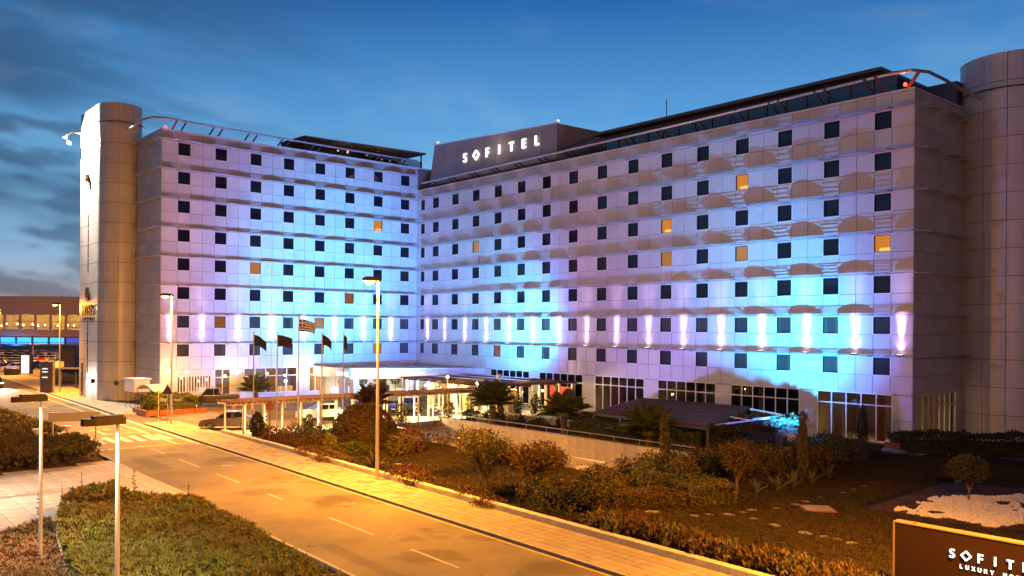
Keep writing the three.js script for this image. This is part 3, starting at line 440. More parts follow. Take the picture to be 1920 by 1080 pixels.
// ---------- towers ----------
function tower(name, label, cx, cz, r, flatLen, dir, y1, rows, cols) {      // half-round end, two flat sides
  const o = thing(name, label, 'tower', [cx, 0, cz], dir), NS = cols, rest = new MB();
  mesh('core', (() => { const poly = []; for (let i = 0; i <= 24; i++) { const a = -Math.PI / 2 + Math.PI * i / 24; poly.push([Math.cos(a) * (r - 0.09), Math.sin(a) * (r - 0.09)]); } poly.push([-flatLen, r - 0.09], [-flatLen, -r + 0.09]); return new MB().prism(poly.reverse(), 0, y1 - 0.05); })(), M.core, o);
  const H = y1 / rows;
  for (let j = 0; j < rows; j++) {
    const ya = j * H + 0.025, yb = (j + 1) * H - 0.025;
    for (let i = 0; i < NS; i++) {
      const a0 = -Math.PI / 2 + Math.PI * i / NS + 0.006, a1 = -Math.PI / 2 + Math.PI * (i + 1) / NS - 0.006, b = new MB(), K = 4, c = (a, q) => [Math.cos(a) * q, Math.sin(a) * q];
      for (let k = 0; k < K; k++) { const s = a0 + (a1 - a0) * k / K, e = a0 + (a1 - a0) * (k + 1) / K, [x0, z0] = c(s, r), [x1, z1] = c(e, r); b.quad([x1, ya, z1], [x0, ya, z0], [x0, yb, z0], [x1, yb, z1]); }
      const [x0, z0] = c(a0, r), [x1, z1] = c(a1, r), [u0, w0] = c(a0, r - 0.06), [u1, w1] = c(a1, r - 0.06); b.quad([x0, yb, z0], [u0, yb, w0], [u1, yb, w1], [x1, yb, z1]).quad([x1, ya, z1], [u1, ya, w1], [u0, ya, w0], [x0, ya, z0]).quad([x0, ya, z0], [u0, ya, w0], [u0, yb, w0], [x0, yb, z0]).quad([u1, ya, w1], [x1, ya, z1], [x1, yb, z1], [u1, yb, w1]);
      const g = b.make(), P = g.attributes.position, N = g.attributes.normal; for (let k = 0; k < K * 6; k++) { const l = Math.hypot(P.getX(k), P.getZ(k)); N.setXYZ(k, P.getX(k) / l, 0, P.getZ(k) / l); }
      mesh('panel', g, [M.panel, M.panelB, M.panelC][(i * 7 + j * 3) % 3], o);
    }
    for (const s of [-1, 1]) for (let i = 0; i < 3; i++) { const x0 = -flatLen + flatLen * i / 3 + 0.012, x1 = -flatLen + flatLen * (i + 1) / 3 - 0.012; mesh('panel', new MB().box(x0, x1, ya, yb, s > 0 ? r - 0.06 : -r, s > 0 ? r : -r + 0.06), M.panel, o); }
  }
  const cap = new MB(), poly = []; for (let i = 0; i <= 24; i++) { const a = -Math.PI / 2 + Math.PI * i / 24; poly.push([Math.cos(a) * (r + 0.02), Math.sin(a) * (r + 0.02)]); } poly.push([-flatLen, r + 0.02], [-flatLen, -r - 0.02]); mesh('coping', cap.prism(poly.reverse(), y1 - 0.02, y1 + 0.06), M.trim, o);
  return o;
}
const towerL = tower('stair_tower', 'tall rounded stair tower at the left end with a floodlit white flank', -10.9, 35.0, 2.4, 7.6, 0, 34.6, 15, 5);
const towerR = tower('stair_tower', 'rounded brown-lit stair tower cut off by the right edge', 69.3, -12, 3.9, 9, -Math.PI / 2, 31.0, 14, 7);
{
  // slot windows, emblem and lettering on the flank (local: x along, z = 2.4 is the flank)
  for (let i = 0; i < 12; i++) { const y0 = 1.2 + i * 1.75; if (y0 > 9 && y0 < 14) continue; mesh("slot_window", new MB().box(-4.02, -3.78, y0, y0 + 1.6, 2.405, 2.43), M.darkGlass, towerL); }
  for (const x of [-6.6, -6.1]) mesh('slot_window', new MB().box(x, x + 0.22, 0.3, 4.2, 2.405, 2.43), M.darkGlass, towerL);
  for (const k of [-1, 0, 1]) { const b = new MB(), cx = -3.9 + k * 0.42, cy = 12.55, h = 0.78, w = 0.42; for (const [p, q] of [[[0, h], [w, 0]], [[w, 0], [0, -h]], [[0, -h], [-w, 0]], [[-w, 0], [0, h]]]) b.bar([cx + p[0], cy + p[1], 2.46], [cx + q[0], cy + q[1], 2.46], 0.16, 0.16); mesh('emblem_diamond', b, M.black, towerL); }
  const arm = mesh('floodlight_arm', new MB().tube([[-7.4, 32.4, 2.3], [-8.3, 32.6, 3.2], [-8.9, 32.2, 3.9]], 0.09, 6), M.white, towerL);
  for (const [x, y, z] of [[-8.9, 32.0, 3.9], [-8.2, 31.2, 3.6]]) { const f = mesh('floodlight', new MB().box(-0.3, 0.3, -0.22, 0.22, -0.14, 0.14), M.white, towerL); f.position.set(x, y, z); f.rotation.y = -0.5; mesh('floodlight_lens', new MB().box(-0.26, 0.26, -0.18, 0.18, -0.165, -0.145), M.whiteLens, f); }
  spot(towerL, [-8.3, 31.7, 4.4], [-3.4, 29.5, 2.4], COOLWARM, 5200, 70, 1, 8); spot(towerL, [-8.7, 32.2, 4.6], [-3.6, 25.5, 2.4], COOLWARM, 5600, 50, 1, 8);
  const cl = mesh('wall_lamp', new MB().box(-4.05, -3.75, 26.0, 26.9, 2.405, 2.8), M.bronze, towerL);
  for (const t of [towerL, towerR]) { const r = t === towerL ? 2.4 : 3.9, y = t === towerL ? 32.4 : 28.2, pts = []; for (let i = 0; i <= 14; i++) { const a = -Math.PI * 0.45 + Math.PI * 0.9 * i / 14; pts.push([Math.cos(a) * (r + 0.28), y, Math.sin(a) * (r + 0.28)]); } mesh('rail', new MB().tube(pts, 0.06, 6), M.bronze, t); }
}
// ---------- lettering ----------
const bold = await new FontLoader().loadAsync('fonts/droid/droid_sans_bold.typeface.json'), serif = await new FontLoader().loadAsync('fonts/droid/droid_serif_regular.typeface.json');
function letters(parent, word, size, depth, pitch, mat, [x, y, z], font = bold, diamondO = true) {   // each letter a part, centred on its own place
  [...word].forEach((ch, i) => {
    if (ch === ' ') return;
    let g; const cx = x + i * pitch;
    if (ch === 'O' && diamondO) {
      const s = size * 0.62, t = size * 0.17, R = (q, r) => { const sh = new THREE.Shape(); const p = []; for (let k = 0; k < 4; k++) { const a = k * Math.PI / 2; p.push([Math.cos(a) * q, Math.sin(a) * q]); } const c = r; sh.moveTo(p[0][0] - c, p[0][1] - c); for (let k = 0; k < 4; k++) { const A = p[k], B = p[(k + 1) % 4], dx = Math.sign(B[0] - A[0]) * c, dy = Math.sign(B[1] - A[1]) * c; if (k) sh.quadraticCurveTo(A[0], A[1], A[0] + dx, A[1] + dy); else sh.moveTo(A[0] + dx, A[1] + dy); sh.lineTo(B[0] - dx, B[1] - dy); } sh.quadraticCurveTo(p[0][0], p[0][1], p[0][0] + Math.sign(p[1][0] - p[0][0]) * c, p[0][1] + Math.sign(p[1][1] - p[0][1]) * c); return sh; };
      const sh = R(s, s * 0.14); sh.holes.push(new THREE.Path(R(s - t * 1.35, s * 0.09).getPoints(6).reverse())); g = new THREE.ExtrudeGeometry(sh, { depth, bevelEnabled: false, curveSegments: 6 }); g.translate(0, size / 2, 0);
    } else if (ch === 'I' && font === bold) { g = new THREE.BoxGeometry(size * 0.2, size, depth).translate(0, size / 2, depth / 2); } else { g = new TextGeometry(ch, { font, size, depth, curveSegments: 5, bevelEnabled: false }); g.computeBoundingBox(); g.translate(-(g.boundingBox.min.x + g.boundingBox.max.x) / 2, 0, 0); }
    mesh('letter', g, mat, parent).position.set(cx, y, z);
  });
}
letters(towerL, 'MITSIS', 1.2, 0.08, 0.86, M.black, [-5.75, 10.08, 2.41], serif, false); letters(towerL, 'HOTELS', 0.34, 0.05, 0.78, M.black, [-5.55, 9.42, 2.41], serif, false);
// ---------- roof sign ----------
{
  const o = thing('roof_sign', 'long sloping roof sign box with white lit letters at the inner corner', 'sign', [0, 0, -0.8]);
  const n = 9, P = t => [[1.6 + (26.4 - 1.6) * t, 27.95], [2.7 + (26.5 - 2.7) * t, 33.2 + (31.95 - 33.2) * t]], mat = std(0.30, 0.27, 0.27, 0.6), mat2 = std(0.28, 0.25, 0.25, 0.6);
  mesh('box_body', new MB().quad([1.7, 27.95, -0.1], [26.3, 27.95, -0.1], [26.4, 31.9, -0.1], [2.8, 33.1, -0.1]).quad([26.4, 27.5, -0.05], [27.6, 27.5, -8], [27.7, 31.7, -8], [26.5, 31.95, -0.05]).quad([1.6, 27.95, -8], [1.6, 27.95, -0.1], [2.7, 33.2, -0.1], [2.7, 33, -8]).quad([2.7, 33.2, -0.05], [26.5, 31.95, -0.05], [27.7, 31.7, -8], [2.7, 33, -8]).quad([1.6, 27.95, -8], [27.6, 27.95, -8], [26.4, 27.95, -0.05], [1.6, 27.95, -0.05]), mat2, o);
  for (let i = 0; i < n; i++) { const [a, d] = P(i / n), [b, c] = P((i + 1) / n), e = 0.03; mesh('panel', new MB().quad([a[0] + e, a[1], 0], [b[0] - e, b[1], 0], [c[0] - e, c[1], 0], [d[0] + e, d[1], 0]).quad([d[0] + e, d[1], 0], [c[0] - e, c[1], 0], [c[0] - e, c[1], -0.09], [d[0] + e, d[1], -0.09]).quad([b[0] - e, b[1], 0], [b[0] - e, b[1], -0.09], [c[0] - e, c[1], -0.09], [c[0] - e, c[1], 0]), i % 2 ? mat : mat2, o); }
  mesh('top_edge', new MB().bar([2.6, 33.25, -0.03], [26.55, 31.99, -0.03], 0.16, 0.1), M.trim, o);
  letters(o, 'SOFITEL', 1.12, 0.14, 2.27, M.letter, [9.6, 29.98, 0.06]);
  const hub = mesh('warning_lamp', new THREE.SphereGeometry(0.14, 8, 6), glow(1, 0.25, 0.15, 4), o); hub.position.set(26.3, 32.3, -0.3); const hb = mesh('warning_lamp', new THREE.SphereGeometry(0.14, 8, 6), glow(1, 0.25, 0.15, 4), o); hb.position.set(3.1, 33.6, -0.3);
  mesh('lamp_stem', new MB().tube([[26.3, 31.9, -0.3], [26.3, 32.2, -0.3]], 0.04, 5).tube([[3.1, 33.1, -0.3], [3.1, 33.5, -0.3]], 0.04, 5), M.bronze, o);
  point(o, [16, 31, 1.4], COOLWARM, 4, 30);
}
// ---------- roof rails, roof bar and penthouse ----------
{
  const o = new THREE.Group(); o.name = 'roof_rail'; hotel.add(o);
  mesh('rail_tube', new MB().tube([[2, 28.1, 0.6], [27, 28.25, 0.5], [45, 28.4, 0.4], [64.6, 28.75, 0.2], [66.2, 28.85, -0.4], [66.9, 28.8, -1.6], [67.3, 28.5, -3.6], [67.7, 28.0, -6.2], [68.2, 27.7, -8.2]], 0.13, 8), M.steel, o);
  for (let i = 0; i < 15; i++) { const x = 3 + i * 4.27; for (const dx of [0, 0.9]) mesh('strut', new MB().bar([x + dx, 28.15 + x * 0.009, 0.5], [x + dx + 0.25, 27.45, -1.2], 0.12, 0.16), M.bronze, o); }
  mesh('strut', new MB().bar([66.5, 28.8, -0.9], [65.8, 27.6, -0.6], 0.24, 0.24), std(0.35, 0.12, 0.06, 0.5), o);
  const b1 = mesh('warning_lamp', new THREE.SphereGeometry(0.16, 8, 6), M.redLens, o); b1.position.set(65.6, 27.9, -0.55); point(o, [65.6, 28.15, -0.3], new THREE.Color(1, 0.08, 0.03), 5, 6);
  const p = new THREE.Group(); p.name = 'roof_rail'; hotel.add(p);
  mesh('rail_tube', new MB().tube([[-5.6, 31.0, 35.9], [-3.4, 31.0, 35.7], [-1.6, 31.5, 35.2], [-0.2, 31.6, 34.6], [0.5, 31.55, 33.5], [0.8, 31.3, 22], [0.8, 31.2, 0.6]], 0.12, 8), M.steel, p);
  for (let i = 0; i < 8; i++) { const z = 32.4 - i * 4.18; for (const dz of [0, 1.0]) mesh('strut', new MB().bar([0.7, 31.35, z - dz], [-1.2, 30.5, z - dz], 0.12, 0.16), M.bronze, p); }
  const b2 = mesh('warning_lamp', new THREE.SphereGeometry(0.16, 8, 6), M.redLens, p); b2.position.set(-0.5, 30.8, 33.2); point(p, [-0.2, 31.0, 33.4], new THREE.Color(1, 0.08, 0.03), 4, 6);
  // roof bar on the short wing
  const bar = thing('roof_bar', 'dark roof terrace bar with warm lamps under a thin canopy beside the roof sign', 'bar', [0, 30.52, 0]);
  mesh('canopy', new MB().quad([-2.4, 2.4, 15.5], [-9, 2.6, 15.5], [-9, 2.9, -3], [-2.4, 2.75, -3]).quad([-2.4, 2.52, -3], [-9, 2.7, -3], [-9, 2.4, 15.5], [-2.4, 2.2, 15.5]).quad([-2.4, 2.2, 15.5], [-2.4, 2.4, 15.5], [-2.4, 2.75, -3], [-2.4, 2.52, -3]), std(0.20, 0.17, 0.16, 0.6), bar);
  for (let i = 0; i < 6; i++) mesh('post', new MB().box(-2.7, -2.55, 0, 2.4, -2.4 + i * 3.5, -2.25 + i * 3.5), M.bronze, bar);
  mesh('back_wall', new MB().box(-9.2, -9, 0, 2.6, -3, 15.5), std(0.12, 0.09, 0.08, 0.8), bar);
  mesh('balustrade', new MB().box(-0.5, -0.42, 0, 0.95, -1, 9), glass(0.05, [0.5, 0.5, 0.5]), bar);
  const R = mulberry(77); for (let i = 0; i < 9; i++) { const l = mesh('table_lamp', new THREE.SphereGeometry(0.1, 8, 6), glow(1, 0.45, 0.14, 2.5), bar); l.position.set(-1.4 - R() * 3, 0.9 + R() * 0.5, 0.5 + i * 1.3 + R()); if (i % 3 === 0) point(bar, l.position.toArray(), WARM, 2.5, 5); }
  mesh('seat_row', new MB().box(-3.4, -2.2, 0, 0.7, 0, 12), M.woodDark, bar);
  // penthouse on the long wing
  const ph = thing('penthouse', 'dark glazed penthouse with mullions and flat roof on the long wing', 'penthouse', [0, 27.44, 0]);
  mesh('roof_slab', new MB().prism([[29.5, -3.3], [62.3, -3.4], [62.3, -12], [29.5, -12]].reverse(), 2.95, 3.22), M.bronze, ph);
  mesh('inner_wall', new MB().box(30, 61, 0, 2.95, -9, -8.8).box(30, 30.2, 0, 2.95, -8.8, -4.6), roomDark, ph);
  for (let i = 0; i < 16; i++) { const x = 30.4 + i * 2.05; mesh('mullion', new MB().box(x - 0.06, x + 0.06, 0, 2.95, -4.55, -4.4), M.bronze, ph); mesh('pane', new MB().quad([x + 0.06, 0.1, -4.5], [x + 1.97, 0.1, -4.5], [x + 1.97, 2.6, -4.5], [x + 0.06, 2.6, -4.5]), std(0.05, 0.05, 0.06, 0.12), ph); mesh('louvre', new MB().box(x + 0.06, x + 1.99, 2.65, 2.9, -4.54, -4.46), M.frame, ph); }
  mesh('balustrade', new MB().box(30, 62, 0.98, 1.03, -3.3, -3.25).box(30, 62, 0.5, 0.53, -3.3, -3.26), M.bronze, ph);
  mesh('neon_strip', new MB().box(59.6, 62.2, 1.0, 1.12, -5.3, -5.25), glow(1, 0.15, 0.18, 1.5), ph);
  mesh('plant_room', new MB().box(62.5, 66.2, 0, 2.2, -15, -8.6), M.frame, ph); mesh('mast', new MB().tube([[37, 3.2, -7], [37, 6.2, -7]], 0.05, 5), M.bronze, ph);
}
// ---------- entrance canopy ----------
{
  const o = thing('entrance_canopy', 'white entrance canopy with a bright lit soffit in the inner corner', 'canopy');
  const poly = [[0.05, 15.3], [9.1, 15.3], [15, 0.1], [0.05, 0.1]];
  mesh('roof', new MB().prism([[0.02, 15.2], [9.02, 15.2], [14.9, 0.1], [0.02, 0.1]], 3.55, 3.82), M.shelf, o); mesh('roof_edge', new MB().bar([0, 3.98, 15.42], [9.15, 3.98, 15.42], 0.2, 0.1).bar([9.15, 3.98, 15.42], [15.1, 3.98, 0.1], 0.2, 0.1), M.steel, o);
  const soff = mesh('soffit', new MB().prism([[0.05, 15.1], [8.9, 15.1], [14.7, 0.15], [0.05, 0.15]], 3.3, 3.34), std(0.7, 0.69, 0.66, 0.6), o);
  const strip = (p, q, n, mats) => { for (let i = 0; i < n; i++) { const a = [p[0] + (q[0] - p[0]) * i / n, p[1] + (q[1] - p[1]) * i / n], b = [p[0] + (q[0] - p[0]) * (i + 1) / n, p[1] + (q[1] - p[1]) * (i + 1) / n], L = Math.hypot(b[0] - a[0], b[1] - a[1]), e = 0.015 / L; mesh('fascia_panel', new MB().bar([a[0] + (b[0] - a[0]) * e, 3.36, a[1] + (b[1] - a[1]) * e], [b[0] - (b[0] - a[0]) * e, 3.36, b[1] - (b[1] - a[1]) * e], 0.08, 1.12), M.panel, o); } };
  strip([0.1, 15.32], [9.08, 15.32], 6); strip([9.14, 15.28], [15, 0.12], 11);
  letters(o, 'SOFITEL', 0.42, 0.06, 0.43, M.letter, [6.1, 3.12, 15.37]);
  const d = mesh('lit_disc_sign', new THREE.CylinderGeometry(0.36, 0.36, 0.08, 24), glow(1, 0.93, 0.8, 2.6), o); d.rotation.set(Math.PI / 2, 0, 0); d.rotation.order = 'YXZ'; d.rotation.y = Math.PI / 2 - 0.37; d.position.set(9.62, 3.35, 14.3);
  for (const [x, z] of [[8.3, 14.4], [6.2, 14.6]]) mesh('pillar', new MB().box(x - 0.5, x + 0.5, 0.1, 3.3, z - 0.35, z + 0.35), M.panel, o);
  for (const [x, z] of [[11.2, 8.6], [13.6, 2.4]]) mesh('pillar', new MB().box(x - 0.35, x + 0.35, 0.1, 3.3, z - 0.35, z + 0.35), M.panel, o);
  for (const [x, z, w, h, p] of [[4, 11, 3, 3, 11], [5, 5.5, 3, 4, 16], [10.2, 4.5, 2.5, 3.5, 14], [8, 9.5, 2, 2.5, 11]]) { const r = new THREE.RectAreaLight(new THREE.Color().setRGB(1, 0.80, 0.55), p * 0.7, w, h); r.position.set(x, 3.27, z); r.rotation.x = -Math.PI / 2; r.name = 'soffit_light'; o.add(r); mesh('light_panel', new MB().quad([x - w / 2, 3.29, z - h / 2], [x + w / 2, 3.29, z - h / 2], [x + w / 2, 3.29, z + h / 2], [x - w / 2, 3.29, z + h / 2]), glow(1, 0.85, 0.62, 2.5), o); }
  mesh('entrance_step', new MB().prism([[0.1, 15], [6, 15], [11, 1], [0.1, 1]], 0.1, 0.45), M.slab[2], o);
}
// entrance wall and doors under the canopy (part of the hotel)
{
  const w = new MB().box(-0.3, -0.05, 0.4, 3.3, 12.2, 13.7).box(-0.3, -0.05, 0.4, 1.3, 9.2, 12.2).box(-0.3, -0.05, 2.9, 3.3, 9.2, 12.2).box(-0.3, -0.05, 0.4, 3.3, 5.9, 9.2).box(-0.3, -0.05, 3.0, 3.3, 0.1, 5.9).box(-0.3, -0.05, 0.4, 3.0, 3.9, 4.3);
  mesh('entrance_wall', w, M.white, hotel); mesh('lobby', new MB().box(-5, -0.4, 0.35, 0.44, 0.1, 13.6).box(-5.2, -5, 0.4, 3.9, 0.1, 13.6).box(-5, -0.4, 3.6, 3.88, 0.1, 13.6), M.cream, hotel);
  const f = new MB(); for (const z of [0.3, 1.2, 2.1, 3.0, 3.85]) f.box(-0.22, -0.12, 0.45, 3.0, z - 0.04, z + 0.04); f.box(-0.22, -0.12, 2.4, 2.5, 0.3, 3.85); mesh('sliding_door', f, M.whiteFrame, hotel);
  const g = new MB(); for (const z of [9.25, 10.2, 11.2, 12.15]) g.box(-0.2, -0.1, 1.3, 2.9, z - 0.05, z + 0.05); mesh('reception_window', g, M.frame, hotel);
  mesh('picture_frame', new MB().box(-0.04, 0.02, 1.8, 2.7, 7.6, 8.6), M.frame, hotel); mesh('dark_doorway_panel', new MB().box(-0.12, -0.02, 0.45, 3.0, 4.3, 5.9), M.frame, hotel);  // doorway is filled by a solid dark panel, its unlit depth put into the colour
  point(hotel, [-2.4, 2.8, 3], new THREE.Color().setRGB(1, 0.8, 0.5), 40, 15); point(hotel, [-2.6, 2.6, 10.5], WARM, 25, 15);
}
// ---------- covered walk: posts and rafters ----------
{
  const o = thing('garden_pergola', 'long timber pergola on white posts running from the pavement to the entrance', 'pergola', [28.4, 0, 0]);
  const g = new MB().box(-0.06, 0.06, 0, 2.45, -0.06, 0.06).make();
  for (let i = 0; i < 18; i++) for (const x of [-1.25, 1.25]) { const z = 37.4 - i * 1.7; mesh('post', g, M.cream, o).position.set(x, 0, z - (x > 0 ? 0.5 : 0)); }
  for (const x of [-1.25, 1.25]) mesh('beam', new MB().box(x - 0.07, x + 0.07, 2.45, 2.62, 7.8, 38.0), M.cream, o);
  const rg = new MB().box(-1.8, 1.8, 2.625, 2.76, -0.05, 0.05).make(); for (let i = 0; i < 67; i++) mesh('rafter', rg, i % 3 ? M.wood : M.woodMid, o).position.z = 37.9 - i * 0.45;
  mesh('walk_paving', new MB().box(-1.9, 1.9, 0.0, 0.06, 8, 38), M.slab[0], o);
  for (const [x, z, p] of [[0, 34.5, 60], [0, 29.5, 75], [0, 24.2, 90], [0, 19, 90], [0.2, 14, 70]]) { const l = mesh('ground_lamp', new MB().tube([[x, 0.06, z], [x, 0.45, z]], 0.09, 8), M.bronze, o); mesh('lamp_head', new MB().tube([[x, 0.45, z], [x, 0.56, z]], 0.10, 8), M.bulb, l); point(o, [x, 0.75, z], WARM, p, 6); }
}
// ---------- restaurant pavilion ----------
{
  const o = thing('restaurant_pavilion', 'low restaurant pavilion with layered slat roof and warm lit vine columns', 'pavilion', [15, 0, 1]);
  const X = 16.5, Z = 10.5;
  for (let i = 0; i < 9; i++) for (const [x, z] of [[X * i / 8, Z], [X * i / 8, 0.5]]) mesh('column', new MB().box(x - 0.11, x + 0.11, 0, 2.95, z - 0.11, z + 0.11), M.cream, o);
  for (const z of [2.8, 5.2, 7.8]) mesh('column', new MB().box(X - 0.12, X + 0.12, 0, 2.95, z - 0.12, z + 0.12), z < 5 ? M.woodMid : M.cream, o);
  for (const z of [0.5, 3.8, 7.1, Z]) mesh('beam', new MB().box(-0.6, X + 0.7, 2.95, 3.12, z - 0.09, z + 0.09), M.woodDark, o);
  const R = mulberry(19); for (let i = 0; i < 42; i++) { const x = -0.5 + i * 0.42; mesh('roof_slat', new MB().box(x, x + 0.2, 3.125, 3.24, -0.2 + R() * 0.4, Z + 0.3 + R() * 0.6), [M.woodMid, M.woodDark, M.wood][i % 3], o); }
  for (let i = 0; i < 7; i++) { const z = 0.8 + i * 1.45, x = -0.3 + R() * 2; mesh('shade_board', new MB().box(x, x + 12 + R() * 4.5, 3.26 + i % 2 * 0.12, 3.32 + i % 2 * 0.12, z, z + 0.55), i % 2 ? M.shelf : M.woodDark, o); }
  mesh('floor', new MB().box(-0.8, X + 1, 0, 0.12, -0.2, Z + 0.8), M.slab[2], o);
  mesh('bar_counter', new MB().box(13.6, 15.9, 0.12, 1.2, 0.8, 1.5), M.red, o); mesh('bar_back', new MB().box(13, 16.2, 1.2, 2.6, 0.35, 0.5), M.red, o);
  for (let i = 0; i < 8; i++) mesh('screen', new MB().box(0.4 + i * 2.05, 1.9 + i * 2.05, 0.12, 2.6, Z - 2.6, Z - 2.5), [std(0.5, 0.36, 0.15, 0.8), M.wood, M.cream][i % 3], o);
  for (const [x, z, p] of [[1.5, 9, 45], [4.6, 9.2, 60], [7.8, 9.2, 65], [11, 9.2, 75], [14.4, 9, 80], [15.2, 6.5, 65], [15, 3.4, 45], [7, 4, 40]]) { const l = mesh('pendant_lamp', new THREE.SphereGeometry(0.13, 8, 6), M.bulb, o); l.position.set(x, 2.3, z); mesh('cord', new MB().box(-0.01, 0.01, 0.13, 0.7, -0.01, 0.01), M.black, l); point(o, [x, 2.3, z], WARM, p, 6); }
}
// path and terrace beside it
struct('terrace_path', sheet([[31, 12.5], [34, 12.5], [47, 9.2], [47, 7.4], [36, 8.2], [33.5, 2], [31, 2]], [], 0.03), M.slab[1]);
tag(mesh('planter_wall', new MB().box(32.4, 45.4, 0, 0.62, 11.4, 11.75), M.lowWall), 'low pale planter wall beside the restaurant terrace', 'wall');
// ---------- bar shelter with brown slat roof ----------
{
  const o = thing('terrace_shelter', 'low garden shelter with brown slatted roof and a blue neon edge', 'shelter', [41.2, 0, 1.5]);
  const cor = [[0, 0], [12.1, -0.3], [18.9, 15.2], [7.0, 14.1]];   // corners of the roof
  const L = (p, q, t) => [p[0] + (q[0] - p[0]) * t, p[1] + (q[1] - p[1]) * t];
  for (let i = 0; i < 34; i++) { const a = L(cor[0], cor[3], (i + 0.5) / 34), b = L(cor[1], cor[2], (i + 0.5) / 34); mesh('roof_slat', new MB().bar([a[0], 2.16 + (i % 2) * 0.02, a[1]], [b[0], 2.16 + (i % 2) * 0.02, b[1]], 0.33, 0.05), [M.woodMid, M.wood, M.woodDark][(i * 7) % 3], o); }
  for (let i = 0; i < 4; i++) mesh('beam', new MB().bar([...L(cor[i], cor[(i + 1) % 4], 0)].toSpliced(1, 0, 2.02), [...L(cor[i], cor[(i + 1) % 4], 1)].toSpliced(1, 0, 2.02), 0.14, 0.2), M.frame, o);
  for (const [x, z] of [...cor, L(cor[0], cor[3], 0.5), L(cor[1], cor[2], 0.5)]) mesh('post', new MB().box(x - 0.08, x + 0.08, 0, 1.92, z - 0.08, z + 0.08), M.frame, o);
  // open white frame at the right with blue tubes
  const P = [[13.9, 2.25, 2.6], [18.3, 2.2, 4.6], [18.8, 2.2, 14.3]];
  mesh('open_frame', new MB().bar(P[0], P[1], 0.14, 0.1).bar(P[1], P[2], 0.14, 0.1).bar([16.4, 2.25, 9], [18.5, 2.2, 9.5], 0.1, 0.08), M.whiteFrame, o); mesh('post', new MB().box(18.25, 18.35, 0, 2.14, 4.7, 4.8), M.frame, o);
  mesh('neon_tube', new MB().bar([P[0][0], 2.32, P[0][2]], [P[1][0], 2.28, P[1][2]], 0.07, 0.05).bar([P[1][0] + 0.02, 2.28, P[1][2]], [18.5, 2.28, 9.2], 0.07, 0.05), M.neon, o);
  point(o, [17.2, 2.6, 5.4], new THREE.Color().setRGB(0.05, 0.35, 1), 1.5, 12);
}
// ---------- floodlights that wash the wings ----------
function flood(label, [x, y, z], to, list, standH = 0.3, spill = 0) {
  const o = thing('floodlight', label, 'floodlight', [x, y, z]); const d = V(...to).sub(V(x, y, z)), yaw = Math.atan2(d.x, d.z), pitch = Math.atan2(d.y, Math.hypot(d.x, d.z));
  mesh('stand', new MB().tube([[0, 0, 0], [0, standH, 0]], 0.05, 6).box(-0.18, 0.18, 0, 0.04, -0.18, 0.18), M.bronze, o);
  const h = mesh('housing', (() => { const b = new MB(), rz = [[0, -0.30], [0.16, -0.30], [0.24, -0.12], [0.30, 0.16], [0.33, 0.20]]; for (let k = 0; k < 12; k++) { const a = k / 12 * 2 * Math.PI, c = (k + 1) / 12 * 2 * Math.PI; for (let i = 0; i + 1 < rz.length; i++) { const P = (r, t, zz) => [Math.cos(t) * r, Math.sin(t) * r, zz]; b.quad(P(rz[i][0], a, rz[i][1]), P(rz[i][0], c, rz[i][1]), P(rz[i + 1][0], c, rz[i + 1][1]), P(rz[i + 1][0], a, rz[i + 1][1])); } } return b; })(), M.white, o);
  h.position.set(0, standH + 0.25, 0); h.rotation.order = 'YXZ'; h.rotation.set(-pitch, yaw, 0);
  const lens = mesh('flood_lens', new THREE.CircleGeometry(0.28, 16), list[0][0] !== VIOLET ? M.cyanLens : M.violetLens, h); lens.position.z = 0.16;
  for (const [c, cd, half, t] of list) { const tt = t || to, e = V(...tt).sub(V(x, y, z)).normalize(); spot(o, [e.x * 0.45, standH + 0.25 + e.y * 0.45, e.z * 0.45], [tt[0] - x, tt[1] - y, tt[2] - z], c, cd, half, 1, 5); }
  if (spill) point(o, [-0.4, standH + 0.4, -0.5], new THREE.Color().setRGB(0.02, 0.16, 1), spill, 8);
}
flood('white floodlight on the pergola roof aimed at the short wing', [28.4, 2.78, 16.6], [0, 14.5, 13.5], [[CYAN, 5000, 28], [BLUE, 6200, 42, [0, 14, 13]], [VIOLET, 1250, 56, [0, 17, 20]]]);
flood('white floodlight on the pavilion roof aimed at the long wing', [30.5, 3.35, 10.8], [21.5, 10.5, 0], [[CYAN, 2200, 32, [21, 10, 0]], [BLUE, 2200, 46, [19, 12, 0]], [VIOLET, 430, 62, [19, 14, 0]]]);
flood('ground floodlight behind the blue-lit shrub by the terrace shelter', [62.9, 0, 10.8], [57.5, 10.5, 0], [[CYAN, 2300, 33, [55.5, 10, 0]], [BLUE, 2200, 46, [56, 10.5, 0]], [VIOLET, 340, 60, [57, 12.5, 0]]], 0.9, 40);
flood('ground floodlight among the planting near the shelter back', [43, 0, 13.2], [43, 14, 0], [[BLUE, 300, 55, [42, 13, 0]], [VIOLET, 560, 60, [42, 14, 0]]]);
